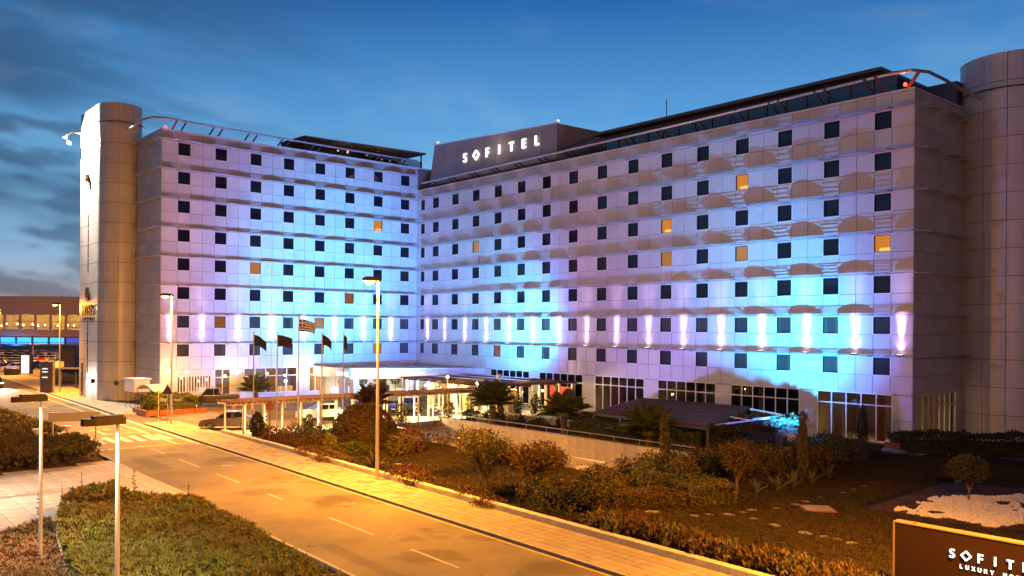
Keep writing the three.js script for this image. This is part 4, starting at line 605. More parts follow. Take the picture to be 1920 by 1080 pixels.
// ---------- street lamps ----------
function streetLamp(label, [x, z], turn, cd, down, aim, group = 'tall street lamps') {
  const o = thing('street_lamp', label, 'street lamp', [x, 0.1, z], turn, group);
  mesh('pole', new MB().tube([[0, 0, 0], [0, 11.35, 0]], 0.11, 10, 0.06), M.pole, o); mesh('base_plate', new MB().box(-0.2, 0.2, 0, 0.05, -0.2, 0.2), M.pole, o);
  const h = mesh('lamp_head', new MB().prism([[-0.13, -0.12], [-0.17, 0.35], [-0.17, 0.8], [-0.09, 1.0], [0.09, 1.0], [0.17, 0.8], [0.17, 0.35], [0.13, -0.12]], 11.36, 11.52).prism([[-0.08, 0.0], [-0.11, 0.4], [-0.1, 0.85], [0.1, 0.85], [0.11, 0.4], [0.08, 0]], 11.52, 11.6), M.lampHead, o);
  mesh('lamp_lens', new THREE.SphereGeometry(0.2, 14, 8, 0, 6.2832, Math.PI / 2, Math.PI / 2).scale(0.75, 0.95, 1.5), M.sodiumLens, h).position.set(0, 11.355, 0.6);
  point(o, [0, 11.1, 0.6], SODIUM, cd, 10); spot(o, [0, 11.1, 0.6], aim || [0, 0, 1.0], SODIUM, down, 80, 0.4, 8); return o;
}
streetLamp('tall lit street lamp in the middle of the picture beside the low garden wall', [54.03, 39.39], 0, 1200, 3600);
streetLamp('tall lit street lamp by the forecourt entry and triangular sign', [18.7, 38.88], 0, 650, 4600);
streetLamp('tall far street lamp left of the rounded tower', [-25.8, 37.94], 0, 480, 3600);
streetLamp('tall far street lamp beyond the totem sign', [-72, 37.0], 0, 260, 2500);
streetLamp('tall street lamp off the right edge of the road', [89.5, 40.6], 0, 1150, 6500, [-7, 0, 5]);
function walkLamp(label, [x, z], cd) {
  const o = thing('path_lamp', label, 'street lamp', [x, 0.05, z], 0.12, 'lower lamps on the near left');
  mesh('pole', new MB().tube([[0, 0, 0], [0, 6.0, 0]], 0.075, 10, 0.055), M.pole, o);
  const h = mesh('lamp_head', new MB().prism([[-0.16, -0.16], [-0.2, 0.3], [-0.19, 0.7], [-0.1, 0.98], [0.1, 0.98], [0.19, 0.7], [0.2, 0.3], [0.16, -0.16]], 6.0, 6.2).prism([[-0.13, -0.1], [-0.16, 0.3], [-0.14, 0.7], [0.14, 0.7], [0.16, 0.3], [0.13, -0.1]], 6.2, 6.26), M.lampHead, o);
  mesh('lamp_lens', new MB().prism([[-0.14, 0.3], [-0.14, 0.75], [0.14, 0.75], [0.14, 0.3]], 5.9965, 5.9995), M.whiteLens, h);
  spot(o, [0, 5.85, 0.52], [0, 0, 0.6], COOLWARM, cd, 76, 0.7, 6);
}
walkLamp('lower path lamp seen from above, the nearer of the two on the left', [70.04, 57.8], 420); walkLamp('lower path lamp seen from above, nearest the left edge', [60.78, 57.84], 480); walkLamp('lower path lamp beside the slab pavement, left of the view', [46.5, 57.6], 430);
function postLamp(label, [x, z], h, cd, y = 0.3) { const o = thing('post_lamp', label, 'lamp', [x, y, z], 0, 'small warm post lamps'); mesh('post', new MB().tube([[0, 0, 0], [0, h, 0]], 0.05, 8), M.cream, o); const b = mesh('lamp_globe', new THREE.SphereGeometry(0.16, 12, 8), M.bulb, o); b.position.y = h + 0.12; point(o, [0, h + 0.12, 0], WARM, cd, 8); }
postLamp('lit post lamp at the far left before the short wing', [1.6, 33.3], 3.5, 22); postLamp('lit post lamp beside the black pickup', [2.9, 31.9], 3.4, 26); postLamp('lit post lamp by the potted palm', [1.4, 25.9], 3.4, 22); postLamp('lit post lamp before the restaurant windows', [12.5, 25], 2.7, 22); postLamp('lit wall lamp beside the canopy end', [0.8, 16.6], 2.9, 41); postLamp('lit lamp rising over the left of the pavilion roof', [24, 12.4], 3.5, 15, 0.1); postLamp('lit lamp rising over the middle of the pavilion roof', [29.3, 12.6], 3.1, 11, 0.1);
// ---------- flagpoles ----------
{
  const navy = std(0.015, 0.018, 0.05, 0.85), plum = std(0.028, 0.018, 0.03, 0.85), blue = std(0.04, 0.10, 0.34, 0.85), wht = std(0.7, 0.7, 0.75, 0.85);
  const zs = [36.61, 34.61, 32.73, 30.59, 28.56], ord = ['first flagpole from the left with a dark flag', 'second flagpole from the left with a dark flag', 'tallest central flagpole with a blue and white striped flag', 'fourth flagpole from the left with a dark drooping flag', 'rightmost flagpole with a dark drooping flag'];
  zs.forEach((z, i) => {
    const H = i === 2 ? 9.6 : 8.3, o = thing('flagpole', ord[i], 'flagpole', [30.9, 0, z], 0, 'flagpoles by the pergola');
    mesh('pole', new MB().tube([[0, 0, 0], [0, H, 0]], 0.07, 8, 0.045), M.pole, o); mesh('finial', new THREE.SphereGeometry(0.07, 8, 6), M.pole, o).position.y = H + 0.04;
    const L = [1.0, 1.2, 1.4, 0.9, 0.4][i], hh = [0.85, 0.95, 1.0, 0.85, 1.2][i], droop = [0.6, 0.3, 0.35, 0.7, 0.6][i], f = new MB(), n = 10, mm = 9, P = (a, b) => { const t = a / n; return [0.06 + 0.14 * Math.sin(t * 7 + i) * t, H - 0.15 - b / mm * hh * (1 - 0.15 * t) - droop * t * t, -L * t]; };
    if (i === 2) { const g = [new MB(), new MB()]; for (let a = 0; a < n; a++) for (let b = 0; b < mm; b++) g[b % 2].quad(P(a, b), P(a + 1, b), P(a + 1, b + 1), P(a, b + 1)); const m = mesh('flag', g[0], blue, o); mesh('white_stripes', g[1], wht, m); const c = new MB(); for (const s of [0.02, -0.02]) c.quad([0.07 + s, H - 0.15, 0], [0.1 + s, H - 0.18, -0.5], [0.1 + s, H - 0.75, -0.5], [0.07 + s, H - 0.75, 0]); mesh('canton', c, blue, m); mesh('canton_cross', new MB().box(0.06, 0.13, H - 0.50, H - 0.40, -0.5, 0).box(0.055, 0.135, H - 0.75, H - 0.17, -0.30, -0.20), wht, m); }
    else { for (let a = 0; a < n; a++) for (let b = 0; b < mm; b++) f.quad(P(a, b), P(a + 1, b), P(a + 1, b + 1), P(a, b + 1)); mesh('flag', f, i % 2 ? plum : navy, o); }
  });
}
// ---------- signs, bollards, cones, shelters ----------
function post(o, h, r = 0.035) { mesh('post', new MB().tube([[0, 0, 0], [0, h, 0]], r, 6), M.pole, o); }
{
  let o = thing('triangle_sign', 'triangular road sign seen from behind beside the forecourt entry', 'road sign', [19.0, 0.12, 39.3], 0.9); post(o, 3.6); mesh('plate', new MB().prism([[-0.48, 0], [0.48, 0], [0, -0.84]].reverse(), -0.01, 0.012), M.frame, o).rotation.x = Math.PI / 2; o.children[1].position.set(0, 2.7, 0.05);
  for (const [x, z, l] of [[-8.7, 38.3, 'small round sign on a thin post in front of the tower flank'], [-3.7, 37.2, 'small dark sign on a post below the round tower']]) { o = thing('small_sign', l, 'road sign', [x, 0.12, z], 0.9); post(o, 2.3); const p = mesh('plate', new THREE.CylinderGeometry(0.28, 0.28, 0.03, 16), M.frame, o); p.rotation.x = Math.PI / 2; p.position.set(0, 2.35, 0.05); }
  o = thing('thin_post', 'thin bare sign post near the low hedge planter', 'post', [15.1, 0.1, 38.8]); post(o, 2.9);
  o = thing('round_sign', 'brown sign post with a round plate in front of the pergola', 'road sign', [35.4, 0.1, 37.3], 0.86); mesh('post', new MB().tube([[0, 0, 0], [0, 2.9, 0]], 0.045, 6), M.brick, o); const rp = mesh('plate', new THREE.CylinderGeometry(0.33, 0.33, 0.03, 18), M.brick, o); rp.rotation.x = Math.PI / 2; rp.position.set(0, 2.75, 0.05);
  o = thing('board_sign', 'wide road sign board seen from behind on two posts at the left', 'road sign', [30.6, 0, 49.55], Math.atan2(2.6, 0.8)); for (const x of [-1.35, 1.35]) mesh('post', new MB().tube([[x, 0, 0], [x, 2.75, 0]], 0.06, 8), M.pole, o); mesh('board', new MB().box(-1.62, 1.62, 2.1, 2.75, 0.07, 0.13), M.shelf, o); for (const x of [-1.35, 1.35]) mesh('clamp', new MB().box(x - 0.08, x + 0.08, 2.25, 2.32, -0.07, 0.068).box(x - 0.08, x + 0.08, 2.55, 2.62, -0.07, 0.068), M.steel, o);
  o = thing('edge_sign', 'dark blue sign panel cut off by the left edge', 'road sign', [27.5, 0, 53.9], 0.7); mesh('post', new MB().tube([[0, 0, 0], [0, 3.6, 0]], 0.06, 8), M.pole, o); mesh('board', new MB().box(-0.75, 0.35, 2.4, 3.7, 0.07, 0.13), std(0.02, 0.03, 0.12, 0.5), o);
  for (const [x, z, l] of [[27.9, 51.4, 'short pale bollard in the left hedge, left one'], [27.2, 49.2, 'short pale bollard in the left hedge, right one']]) { o = thing('vent_bollard', l, 'bollard', [x, 0.02, z]); mesh('base_disc', new THREE.CylinderGeometry(0.9, 1.0, 0.12, 18), M.kerb, o).position.y = 0.35; mesh('stem', new MB().tube([[0, 0.3, 0], [0, 1.25, 0]], 0.17, 10), M.cream, o); mesh('cap', new MB().tube([[0, 1.25, 0], [0, 1.42, 0]], 0.24, 12), M.cream, o); }
  for (const [x, z, l] of [[9.2, 29.2, 'orange traffic cone behind the pickup tail'], [15.5, 26.8, 'orange traffic cone behind the pergola'], [12, 28.4, 'orange traffic cone between the pickup and the dark car']]) { o = thing('traffic_cone', l, 'cone', [x, foreY(x, z), z]); mesh('base', new MB().box(-0.2, 0.2, 0, 0.04, -0.2, 0.2), M.red, o); const c = mesh('cone', new THREE.ConeGeometry(0.15, 0.6, 12), std(0.75, 0.12, 0.02, 0.6), o); c.position.y = 0.34; const s = mesh('stripe', new THREE.CylinderGeometry(0.075, 0.105, 0.13, 12), M.white, c); s.position.y = 0.02; }
  for (const [x, z, l] of [[24, 32.4, 'striped post nearest the dark car'], [23, 15.6, 'striped post near the dark parked car, left'], [24.2, 14, 'striped post near the dark parked car, right']]) { o = thing('striped_post', 'black and white ' + l, 'bollard', [x, 0.02, z]); for (let k = 0; k < 6; k++) mesh('band', new MB().tube([[0, k * 0.18, 0], [0, k * 0.18 + 0.178, 0]], 0.07, 8), k % 2 ? M.white : M.black, o); }
  // bus shelter with arched roof
  o = thing('arched_shelter', 'small waiting shelter with a pale arched roof near the planter', 'shelter', [6.4, 0.12, 36.6], 0.08); const a = new MB(); for (let i = 0; i < 10; i++) { const f = t => [-2.2 + 4.4 * t, 2.15 + 0.55 * Math.sin(Math.PI * t)], [x0, y0] = f(i / 10), [x1, y1] = f((i + 1) / 10); a.quad([x0, y0, 0.8], [x1, y1, 0.8], [x1, y1, -0.9], [x0, y0, -0.9]).quad([x0, y0 + 0.05, -0.9], [x1, y1 + 0.05, -0.9], [x1, y1 + 0.05, 0.8], [x0, y0 + 0.05, 0.8]).quad([x0, y0, 0.8], [x0, y0 + 0.05, 0.8], [x1, y1 + 0.05, 0.8], [x1, y1, 0.8]); } mesh('roof', a, M.panel, o); for (const [x, z] of [[-2, 0.7], [2, 0.7], [-2, -0.8], [2, -0.8]]) mesh('post', new MB().tube([[x, 0, z], [x, 2.2, z]], 0.035, 6), M.frame, o); mesh('bench', new MB().box(-1.6, 1.6, 0.42, 0.48, -0.7, -0.35).box(-1.4, -1.34, 0, 0.42, -0.6, -0.45).box(1.34, 1.4, 0, 0.42, -0.6, -0.45), M.frame, o);
  o = thing('guard_booth', 'small pale box canopy on thin legs in front of the round tower', 'booth', [1.2, 0.12, 36.5], 0.1); mesh('box', new MB().box(-1.3, 1.3, 1.7, 3.0, -0.8, 0.8), M.panel, o); mesh('roof', new MB().box(-1.45, 1.45, 3.0, 3.12, -0.95, 0.95), M.trim, o); for (const [x, z] of [[-1.2, 0.7], [1.2, 0.7], [-1.2, -0.7], [1.2, -0.7], [0, 0.7]]) mesh('leg', new MB().tube([[x, 0, z], [x, 1.7, z]], 0.035, 6), M.frame, o);
  // totem and lit boxes far left
  o = thing('totem_sign', 'grey totem sign with white arrows beyond the street', 'sign', [-26, 0.1, 39.4], 0.9); mesh('slab', new MB().box(-0.75, 0.75, 0, 4.0, -0.15, 0.15), std(0.10, 0.10, 0.14, 0.5), o); for (const y of [3.0, 2.6, 1.9]) mesh('lit_sign_bar', new MB().box(-0.5, 0.2, y, y + 0.16, 0.155, 0.17), glow(1, 1, 0.95, 1), o); mesh('edge_post', new MB().box(0.78, 1.0, 0, 4.2, -0.1, 0.1), M.cream, o);
  o = thing('light_box_sign', 'bright white illuminated sign box by the car park', 'sign', [-70.5, 0, 33.2], 0.9); mesh('case', new MB().box(-1.0, 1.0, 0.3, 3.6, -0.3, 0.3), M.frame, o); mesh('lit_sign_face', new MB().box(-0.7, 0.62, 0.4, 3.5, 0.305, 0.32), glow(1, 0.97, 0.92, 1.3), o); mesh('low_wall', new MB().box(-3.6, -1.2, 0, 1.2, -0.2, 0.3), M.frame, o);
  o = thing('bus_stop', 'dark glass bus stop with a flat roof left of the tower', 'shelter', [-35, 0.1, 35.0], 0.86); mesh('roof', new MB().box(-2.6, 3.6, 2.6, 2.75, -1, 1), std(0.08, 0.1, 0.2, 0.4), o); for (const x of [-2.4, -0.4, 1.6, 3.4]) mesh('post', new MB().tube([[x, 0, 0.6], [x, 2.6, 0.6]], 0.06, 6), M.frame, o); mesh('glass_back', new MB().box(-2.4, 3.4, 0.3, 2.4, -0.92, -0.9), glass(0.05, [0.4, 0.45, 0.6]), o); mesh('ticket_box', new MB().box(-2.5, -0.6, 2.8, 3.6, -0.4, 0.4), M.panel, o);
  // brick planter with clipped hedge
  o = thing('brick_planter', 'red brick planter kerb under the clipped hedge at the forecourt', 'planter', [9.2, 0.05, 35.2]); for (let i = 0; i < 5; i++) mesh('kerb_block', new MB().box(-0.2, 0.0, 0, 0.5, -2.6 + i * 1.15, -1.5 + i * 1.15), M.brick, o).position.x = 1.2; mesh('front_kerb', new MB().box(-3.2, 1.0, 0, 0.5, 3.0, 3.2), M.brick, o);
}
// ---------- vehicles ----------
const carPaint = (r, g, b) => { const m = new THREE.MeshPhysicalMaterial({ roughness: 0.35, metalness: 0.3, clearcoat: 1, clearcoatRoughness: 0.08 }); m.color.setRGB(r, g, b); return m; };
const PAINT = { black: carPaint(0.015, 0.015, 0.02), dark: carPaint(0.03, 0.032, 0.04), bronze: carPaint(0.10, 0.075, 0.06), silver: carPaint(0.35, 0.35, 0.37), white: carPaint(0.7, 0.7, 0.7), blue: carPaint(0.02, 0.03, 0.10), red: carPaint(0.25, 0.02, 0.02) };
function vehicle(label, paint, [x, y, z], turn, type = 'sedan', far = false, group, lightsOn = false) {
  const o = thing(type === 'pickup' ? 'pickup_truck' : 'parked_car', label, type === 'pickup' ? 'pickup' : 'car', [x, y, z], turn, group), L = type === 'pickup' ? 5.2 : type === 'hatch' ? 3.9 : 4.5, W = 1.76, k = L / 4.5, up = type === 'pickup' ? 0.25 : 0;
  const body = type === 'pickup' ? [[-2.6, 0.55], [-2.6, 1.15], [-0.55, 1.18], [0.9, 1.18], [2.35, 1.1], [2.6, 0.95], [2.6, 0.5]] : type === 'hatch' ? [[-1.95, 0.35], [-1.97, 0.8], [-1.9, 0.95], [1.0, 0.92], [1.75, 0.78], [1.95, 0.6], [1.95, 0.32]] : [[-2.25, 0.36], [-2.25, 0.75], [-2.1, 0.95], [-1.4, 1.0], [0.75, 0.95], [1.9, 0.84], [2.2, 0.66], [2.25, 0.35]];
  const cab = type === 'pickup' ? [[-0.75, 1.18], [-0.6, 1.85], [0.55, 1.85], [1.25, 1.16]] : type === 'hatch' ? [[-1.85, 0.95], [-1.45, 1.46], [0.1, 1.48], [1.05, 0.92]] : [[-1.75, 0.98], [-1.05, 1.42], [0.15, 1.44], [1.0, 0.94]];
  const arch = (cx, r) => { const p = []; for (let i = 0; i <= 8; i++) { const a = Math.PI * i / 8; p.push([cx + Math.cos(a) * r, 0.34 + up * 0.4 + Math.sin(a) * r]); } return p; };
  const wx = [L * 0.31, -L * 0.30], wr = type === 'pickup' ? 0.38 : 0.32, sh = new THREE.Shape(), bt = Math.min(...body.map(p => p[1]));
  const outline = [...body].reverse().concat(); sh.moveTo(body[0][0], bt); for (const p of body) sh.lineTo(...p); sh.lineTo(body[body.length - 1][0], bt);
  for (const cx of wx) { const q = arch(cx, wr + 0.06); sh.lineTo(q[0][0], bt); for (const p of q) if (p[1] >= bt) sh.lineTo(...p); sh.lineTo(q[q.length - 1][0], bt); }
  const ext = (s, w, bev) => { const g = new THREE.ExtrudeGeometry(s, { depth: w - 2 * bev, bevelEnabled: true, bevelSize: bev, bevelThickness: bev, bevelSegments: 2, curveSegments: 4 }); g.translate(0, 0, -w / 2 + bev); return g; };
  mesh('body', ext(sh, W, 0.07), paint, o);
  const cs = new THREE.Shape(cab.map(p => new THREE.Vector2(...p))); const cg = ext(cs, W - 0.16, 0.05), P = cg.attributes.position; for (let i = 0; i < P.count; i++) { const t = Math.max(0, Math.min(1, (P.getY(i) - cab[0][1]) / 0.5)); P.setZ(i, P.getZ(i) * (1 - 0.16 * t)); } cg.computeVertexNormals(); mesh('glass_cabin', cg, M.darkGlass, o);
  const ry = cab[1][1] + 0.05, b = new MB(); b.box(cab[1][0] - 0.1, cab[2][0] + 0.1, ry - 0.03, ry + 0.04, -W * 0.385, W * 0.385); for (const s of [-1, 1]) { b.bar([cab[0][0] + 0.1, cab[0][1], s * (W / 2 - 0.09)], [cab[1][0], ry, s * W * 0.385], 0.09, 0.07).bar([cab[3][0] - 0.05, cab[3][1], s * (W / 2 - 0.09)], [cab[2][0] + 0.05, ry, s * W * 0.385], 0.06, 0.07); const mx = (cab[1][0] + cab[2][0]) / 2 - 0.05; b.bar([mx, cab[0][1], s * (W / 2 - 0.075)], [mx, ry, s * W * 0.388], 0.09, 0.05); } mesh('roof', b, paint, o);
  for (const cx of wx) for (const s of [-1, 1]) { const w = mesh('wheel', new THREE.CylinderGeometry(wr, wr, 0.2, 16).rotateX(Math.PI / 2), M.rubber, o); w.position.set(cx, wr, s * (W / 2 - 0.11)); if (!far) { const r = new MB(); for (let i = 0; i < 5; i++) { const a = i / 5 * 2 * Math.PI; r.bar([0, 0, s * 0.105], [Math.cos(a) * wr * 0.66, Math.sin(a) * wr * 0.66, s * 0.105], 0.05, 0.03); } r.geo(new THREE.TorusGeometry(wr * 0.66, 0.025, 5, 14).translate(0, 0, s * 0.1)); mesh('rim', r, M.chrome, w); } }
  const fx = L / 2, hy = type === 'pickup' ? 0.9 : 0.66;
  for (const s of [-1, 1]) { mesh('headlight', new MB().box(fx - 0.14, fx + 0.02, hy - 0.08, hy + 0.08, s * 0.62 - 0.2, s * 0.62 + 0.2), lightsOn ? M.whiteLens : M.chrome, o); mesh('tail_light', new MB().box(-fx - 0.09, -fx + 0.04, hy + 0.0, hy + 0.2, s * 0.66 - 0.16, s * 0.66 + 0.16), M.red, o); }
  if (!far) {
    for (const s of [-1, 1]) mesh('mirror', new MB().box(cab[3][0] - 0.35, cab[3][0] - 0.15, cab[3][1] + 0.05, cab[3][1] + 0.2, s * (W / 2 + 0.02), s * (W / 2 + 0.2)), paint, o);
    mesh('bumper', new MB().box(fx - 0.02, fx + 0.1, 0.36 + up, 0.52 + up, -0.75, 0.75).box(-fx - 0.1, -fx + 0.02, 0.36 + up, 0.52 + up, -0.75, 0.75), M.frame, o); mesh('number_plate', new MB().box(fx + 0.1, fx + 0.115, 0.42 + up, 0.53 + up, -0.26, 0.26), M.white, o);
    for (const s of [-1, 1]) mesh('door_handle', new MB().box(-0.2, -0.02, 0.86 + up, 0.9 + up, s * (W / 2 - 0.01), s * (W / 2 + 0.02)), M.chrome, o);
    if (type === 'pickup') mesh('load_cover', new MB().box(-2.55, -0.8, 1.2, 1.28, -0.8, 0.8), M.black, o);
  }
  if (lightsOn) for (const s of [-1, 1]) spot(o, [fx + 0.08, hy, s * 0.62], [fx + 9, 0, s * 0.7], new THREE.Color().setRGB(1, 0.9, 0.78), 900, 26, 1, 4);
  return o;
}
const H = (dx, dz) => Math.atan2(-dz, dx);       // heading towards dx, dz
vehicle('dark bronze car parked behind the first pergola posts', PAINT.bronze, [24.4, 0.03, 36.0], H(-0.55, 1), 'sedan');
vehicle('black pickup truck parked before the short wing', PAINT.black, [6.6, foreY(6.6, 30.2), 30.4], H(-0.5, 1), 'pickup');
vehicle('white car parked behind the middle of the pergola', PAINT.white, [22.6, 0.02, 26.2], H(-0.2, 1), 'sedan');
vehicle('dark car parked behind the right pergola posts', PAINT.dark, [21.5, 0.02, 15.6], H(0.3, 1), 'sedan');
vehicle('dark blue car with headlights on at the far left of the road', PAINT.blue, [-42, 0.0, 42.6], H(1, 0.03), 'sedan', false, undefined, true);
{
  const R = mulberry(404), cols = ['dark', 'black', 'silver', 'dark', 'black', 'silver', 'red', 'blue', 'white', 'dark'];
  const rt = [0.652, -0.758], fw = [-0.758, -0.652];
  vehicle('white hatchback parked beside the lit white sign box', PAINT.white, [-88.5, 0, 31.8], H(-0.6, 0.8), 'hatch', true);
  let first = {};
  for (let r = 0; r < 5; r++) for (let i = 0; i < 11; i++) {
    const D = 170 + r * 16 + R() * 2, X = -(0.502 + 0.0125 * i) * D - R() * 0.8, x = 95.5 + fw[0] * D + rt[0] * X, z = 65 + fw[1] * D + rt[1] * X;
    if (R() < 0.12) continue; const col = cols[Math.floor(R() * cols.length)], a = 0.71 + (R() < 0.5 ? 0 : Math.PI) + (R() - 0.5) * 0.1, y = 0.0, lab = { dark: 'dark grey', black: 'black', silver: 'silver', red: 'dark red', blue: 'dark blue', white: 'white' }[col] + ' car standing in the rows of the far car park', grp = col + ' cars in the far car park';
    if (!first[col]) first[col] = vehicle(lab, PAINT[col], [x, y, z], a, R() < 0.5 ? 'hatch' : 'sedan', true, grp); else copyOf(first[col], [x, y, z], a, lab, grp);
  }
}
// ---------- person at the door ----------
{
  const res = 56, mc = new MarchingCubes(res, new THREE.MeshStandardMaterial(), false, false, 60000); mc.isolation = 0;
  const J = [[[0, 1.45, 0], [0, 0.95, 0], 0.15, 0.14], [[-0.17, 1.42, 0], [0.17, 1.42, 0], 0.07, 0.07], [[0, 1.5, 0], [0, 1.6, 0.01], 0.055, 0.05], [[0, 1.66, 0.02], [0, 1.70, 0.01], 0.09, 0.10], [[0.2, 1.42, 0], [0.27, 1.14, 0], 0.055, 0.045], [[0.27, 1.14, 0], [0.15, 0.98, 0.16], 0.042, 0.036], [[-0.2, 1.42, 0], [-0.27, 1.14, 0], 0.055, 0.045], [[-0.27, 1.14, 0], [-0.12, 0.98, 0.17], 0.042, 0.036], [[0.09, 0.92, 0], [0.1, 0.5, 0.01], 0.095, 0.06], [[0.1, 0.5, 0.01], [0.11, 0.08, 0], 0.06, 0.045], [[-0.09, 0.92, 0], [-0.1, 0.5, 0.01], 0.095, 0.06], [[-0.1, 0.5, 0.01], [-0.11, 0.08, 0], 0.06, 0.045], [[0.11, 0.05, 0], [0.13, 0.04, 0.16], 0.05, 0.04], [[-0.11, 0.05, 0], [-0.13, 0.04, 0.16], 0.05, 0.04]].map(([a, b, r, s]) => [V(...a), V(...b), r, s]);
  const S = 0.92, cy = 0.9, p = V(0, 0, 0), ab = V(0, 0, 0), ap = V(0, 0, 0);
  for (let z = 0; z < res; z++) for (let y = 0; y < res; y++) for (let x = 0; x < res; x++) { p.set((x / res * 2 - 1) * S, (y / res * 2 - 1) * S + cy, (z / res * 2 - 1) * S); let d = 9; for (const [a, b, r, s] of J) { ab.subVectors(b, a); ap.subVectors(p, a); const t = Math.max(0, Math.min(1, ap.dot(ab) / ab.lengthSq())), e = ap.addScaledVector(ab, -t).length() - (r + (s - r) * t), k = 0.04, h = Math.max(0, k - Math.abs(d - e)) / k; d = Math.min(d, e) - h * h * k / 4; } mc.field[x + y * res + z * res * res] = -d; }
  mc.update(); const g = new THREE.BufferGeometry(), n = mc.count, pos = new Float32Array(n * 3), col = new Float32Array(n * 3);
  for (let i = 0; i < n; i++) { pos[i * 3] = mc.positionArray[i * 3] * S; pos[i * 3 + 1] = mc.positionArray[i * 3 + 1] * S + cy; pos[i * 3 + 2] = mc.positionArray[i * 3 + 2] * S; const y = pos[i * 3 + 1], c = y > 1.56 ? (y > 1.72 ? [0.03, 0.02, 0.015] : [0.42, 0.27, 0.19]) : y > 0.86 ? [0.6, 0.56, 0.42] : y > 0.08 ? [0.03, 0.03, 0.035] : [0.02, 0.02, 0.02]; col.set(c, i * 3); }
  g.setAttribute('position', new THREE.BufferAttribute(pos, 3)); g.setAttribute('color', new THREE.BufferAttribute(col, 3)); g.computeVertexNormals();
  const o = tag(mesh('person', g, std(1, 1, 1, 0.8, { vertexColors: true })), 'person in a pale jacket standing in the entrance doorway', 'person'); o.position.set(0.9, 0.45, 5.0); o.rotation.y = 1.3;
}
// ---------- planting ----------
function leaf(b, R, x, y, z, s, asp, up = 0) {       // one pointed leaf, turned at random
  const th = R() * 6.283, ph = Math.acos(2 * R() - 1), d = V(Math.sin(ph) * Math.cos(th), Math.cos(ph) + up, Math.sin(ph) * Math.sin(th)).normalize();
  let u = V(R() - 0.5, R() - 0.5, R() - 0.5).cross(d); if (u.lengthSq() < 1e-6) u = V(1, 0, 0); u.normalize();
  const k = 0.7 + R() * 0.6, q = 0.9 + R() * 0.2; b.col(k * q, k, k * (1.8 - q) * 0.9); const l = s * (0.7 + R() * 0.6), w = l * asp;
  b.quad([x, y, z], [x + d.x * l * 0.5 + u.x * w, y + d.y * l * 0.5 + u.y * w, z + d.z * l * 0.5 + u.z * w], [x + d.x * l, y + d.y * l, z + d.z * l], [x + d.x * l * 0.5 - u.x * w, y + d.y * l * 0.5 - u.y * w, z + d.z * l * 0.5 - u.z * w]);
}
function cloud(b, R, [cx, cy, cz], [rx, ry, rz], n, s, asp = 0.28, o = {}) {
  const sd = Math.floor(R() * 1e4), lump = o.lump ?? 0.35, shell = o.shell ?? 0.5; let k = 0, tries = 0;
  while (k < n && tries++ < n * 6) {
    const th = R() * 6.283, c = 2 * R() - 1, q = Math.sqrt(1 - c * c), dx = q * Math.cos(th), dz = q * Math.sin(th); if (o.dome && c < -0.15) continue;
    const nn = fbm(dx * 2.2 + 5 + c * 1.7, dz * 2.2 + 9 - c, sd, 3), f = (1 - lump + lump * 2 * nn) * (shell + (1 - shell) * Math.cbrt(R())) * (R() < (o.tips ?? 0.12) ? 1.05 + R() * 0.22 : 1);
    if (o.gaps && fbm(dx * 3.1 + c * 2 + 40, dz * 3.1 + 20, sd + 7, 2) < o.gaps) continue;
    leaf(b, R, cx + dx * rx * f, cy + c * ry * f, cz + dz * rz * f, s, asp, o.up ?? 0.2); k++;
  }
}
let seed = 900;
function shrub(name, label, category, [x, z], [rx, ry, rz], mat, o = {}) {
  const R = mulberry(seed++), t = thing(name, label, category, [x, o.y ?? 0, z], 0, o.group), b = new MB(); b.col(1, 1, 1);
  const n = o.n ?? Math.round(420 * (rx * ry + ry * rz + rx * rz) * (o.dense ?? 1)) + 120;
  cloud(b, R, [0, ry * (o.dome ? 0.12 : 0.95) + (o.lift ?? 0), 0], [rx, o.dome ? ry * 0.9 : ry, rz], n, o.leaf ?? 0.16, o.asp ?? 0.3, o); mesh('foliage', b, mat, t);
  const s = new MB(); for (let i = 0; i < 6; i++) { const a = i * 1.05 + R(), h = ry * 1.2 + (o.lift ?? 0); s.tube([[Math.cos(a) * 0.06, 0, Math.sin(a) * 0.06], [Math.cos(a) * rx * 0.3, h * 0.55, Math.sin(a) * rz * 0.3], [Math.cos(a) * rx * 0.55, h, Math.sin(a) * rz * 0.55]], 0.03, 5, 0.012); } mesh('stem', s, M.bark, t);
  return t;
}
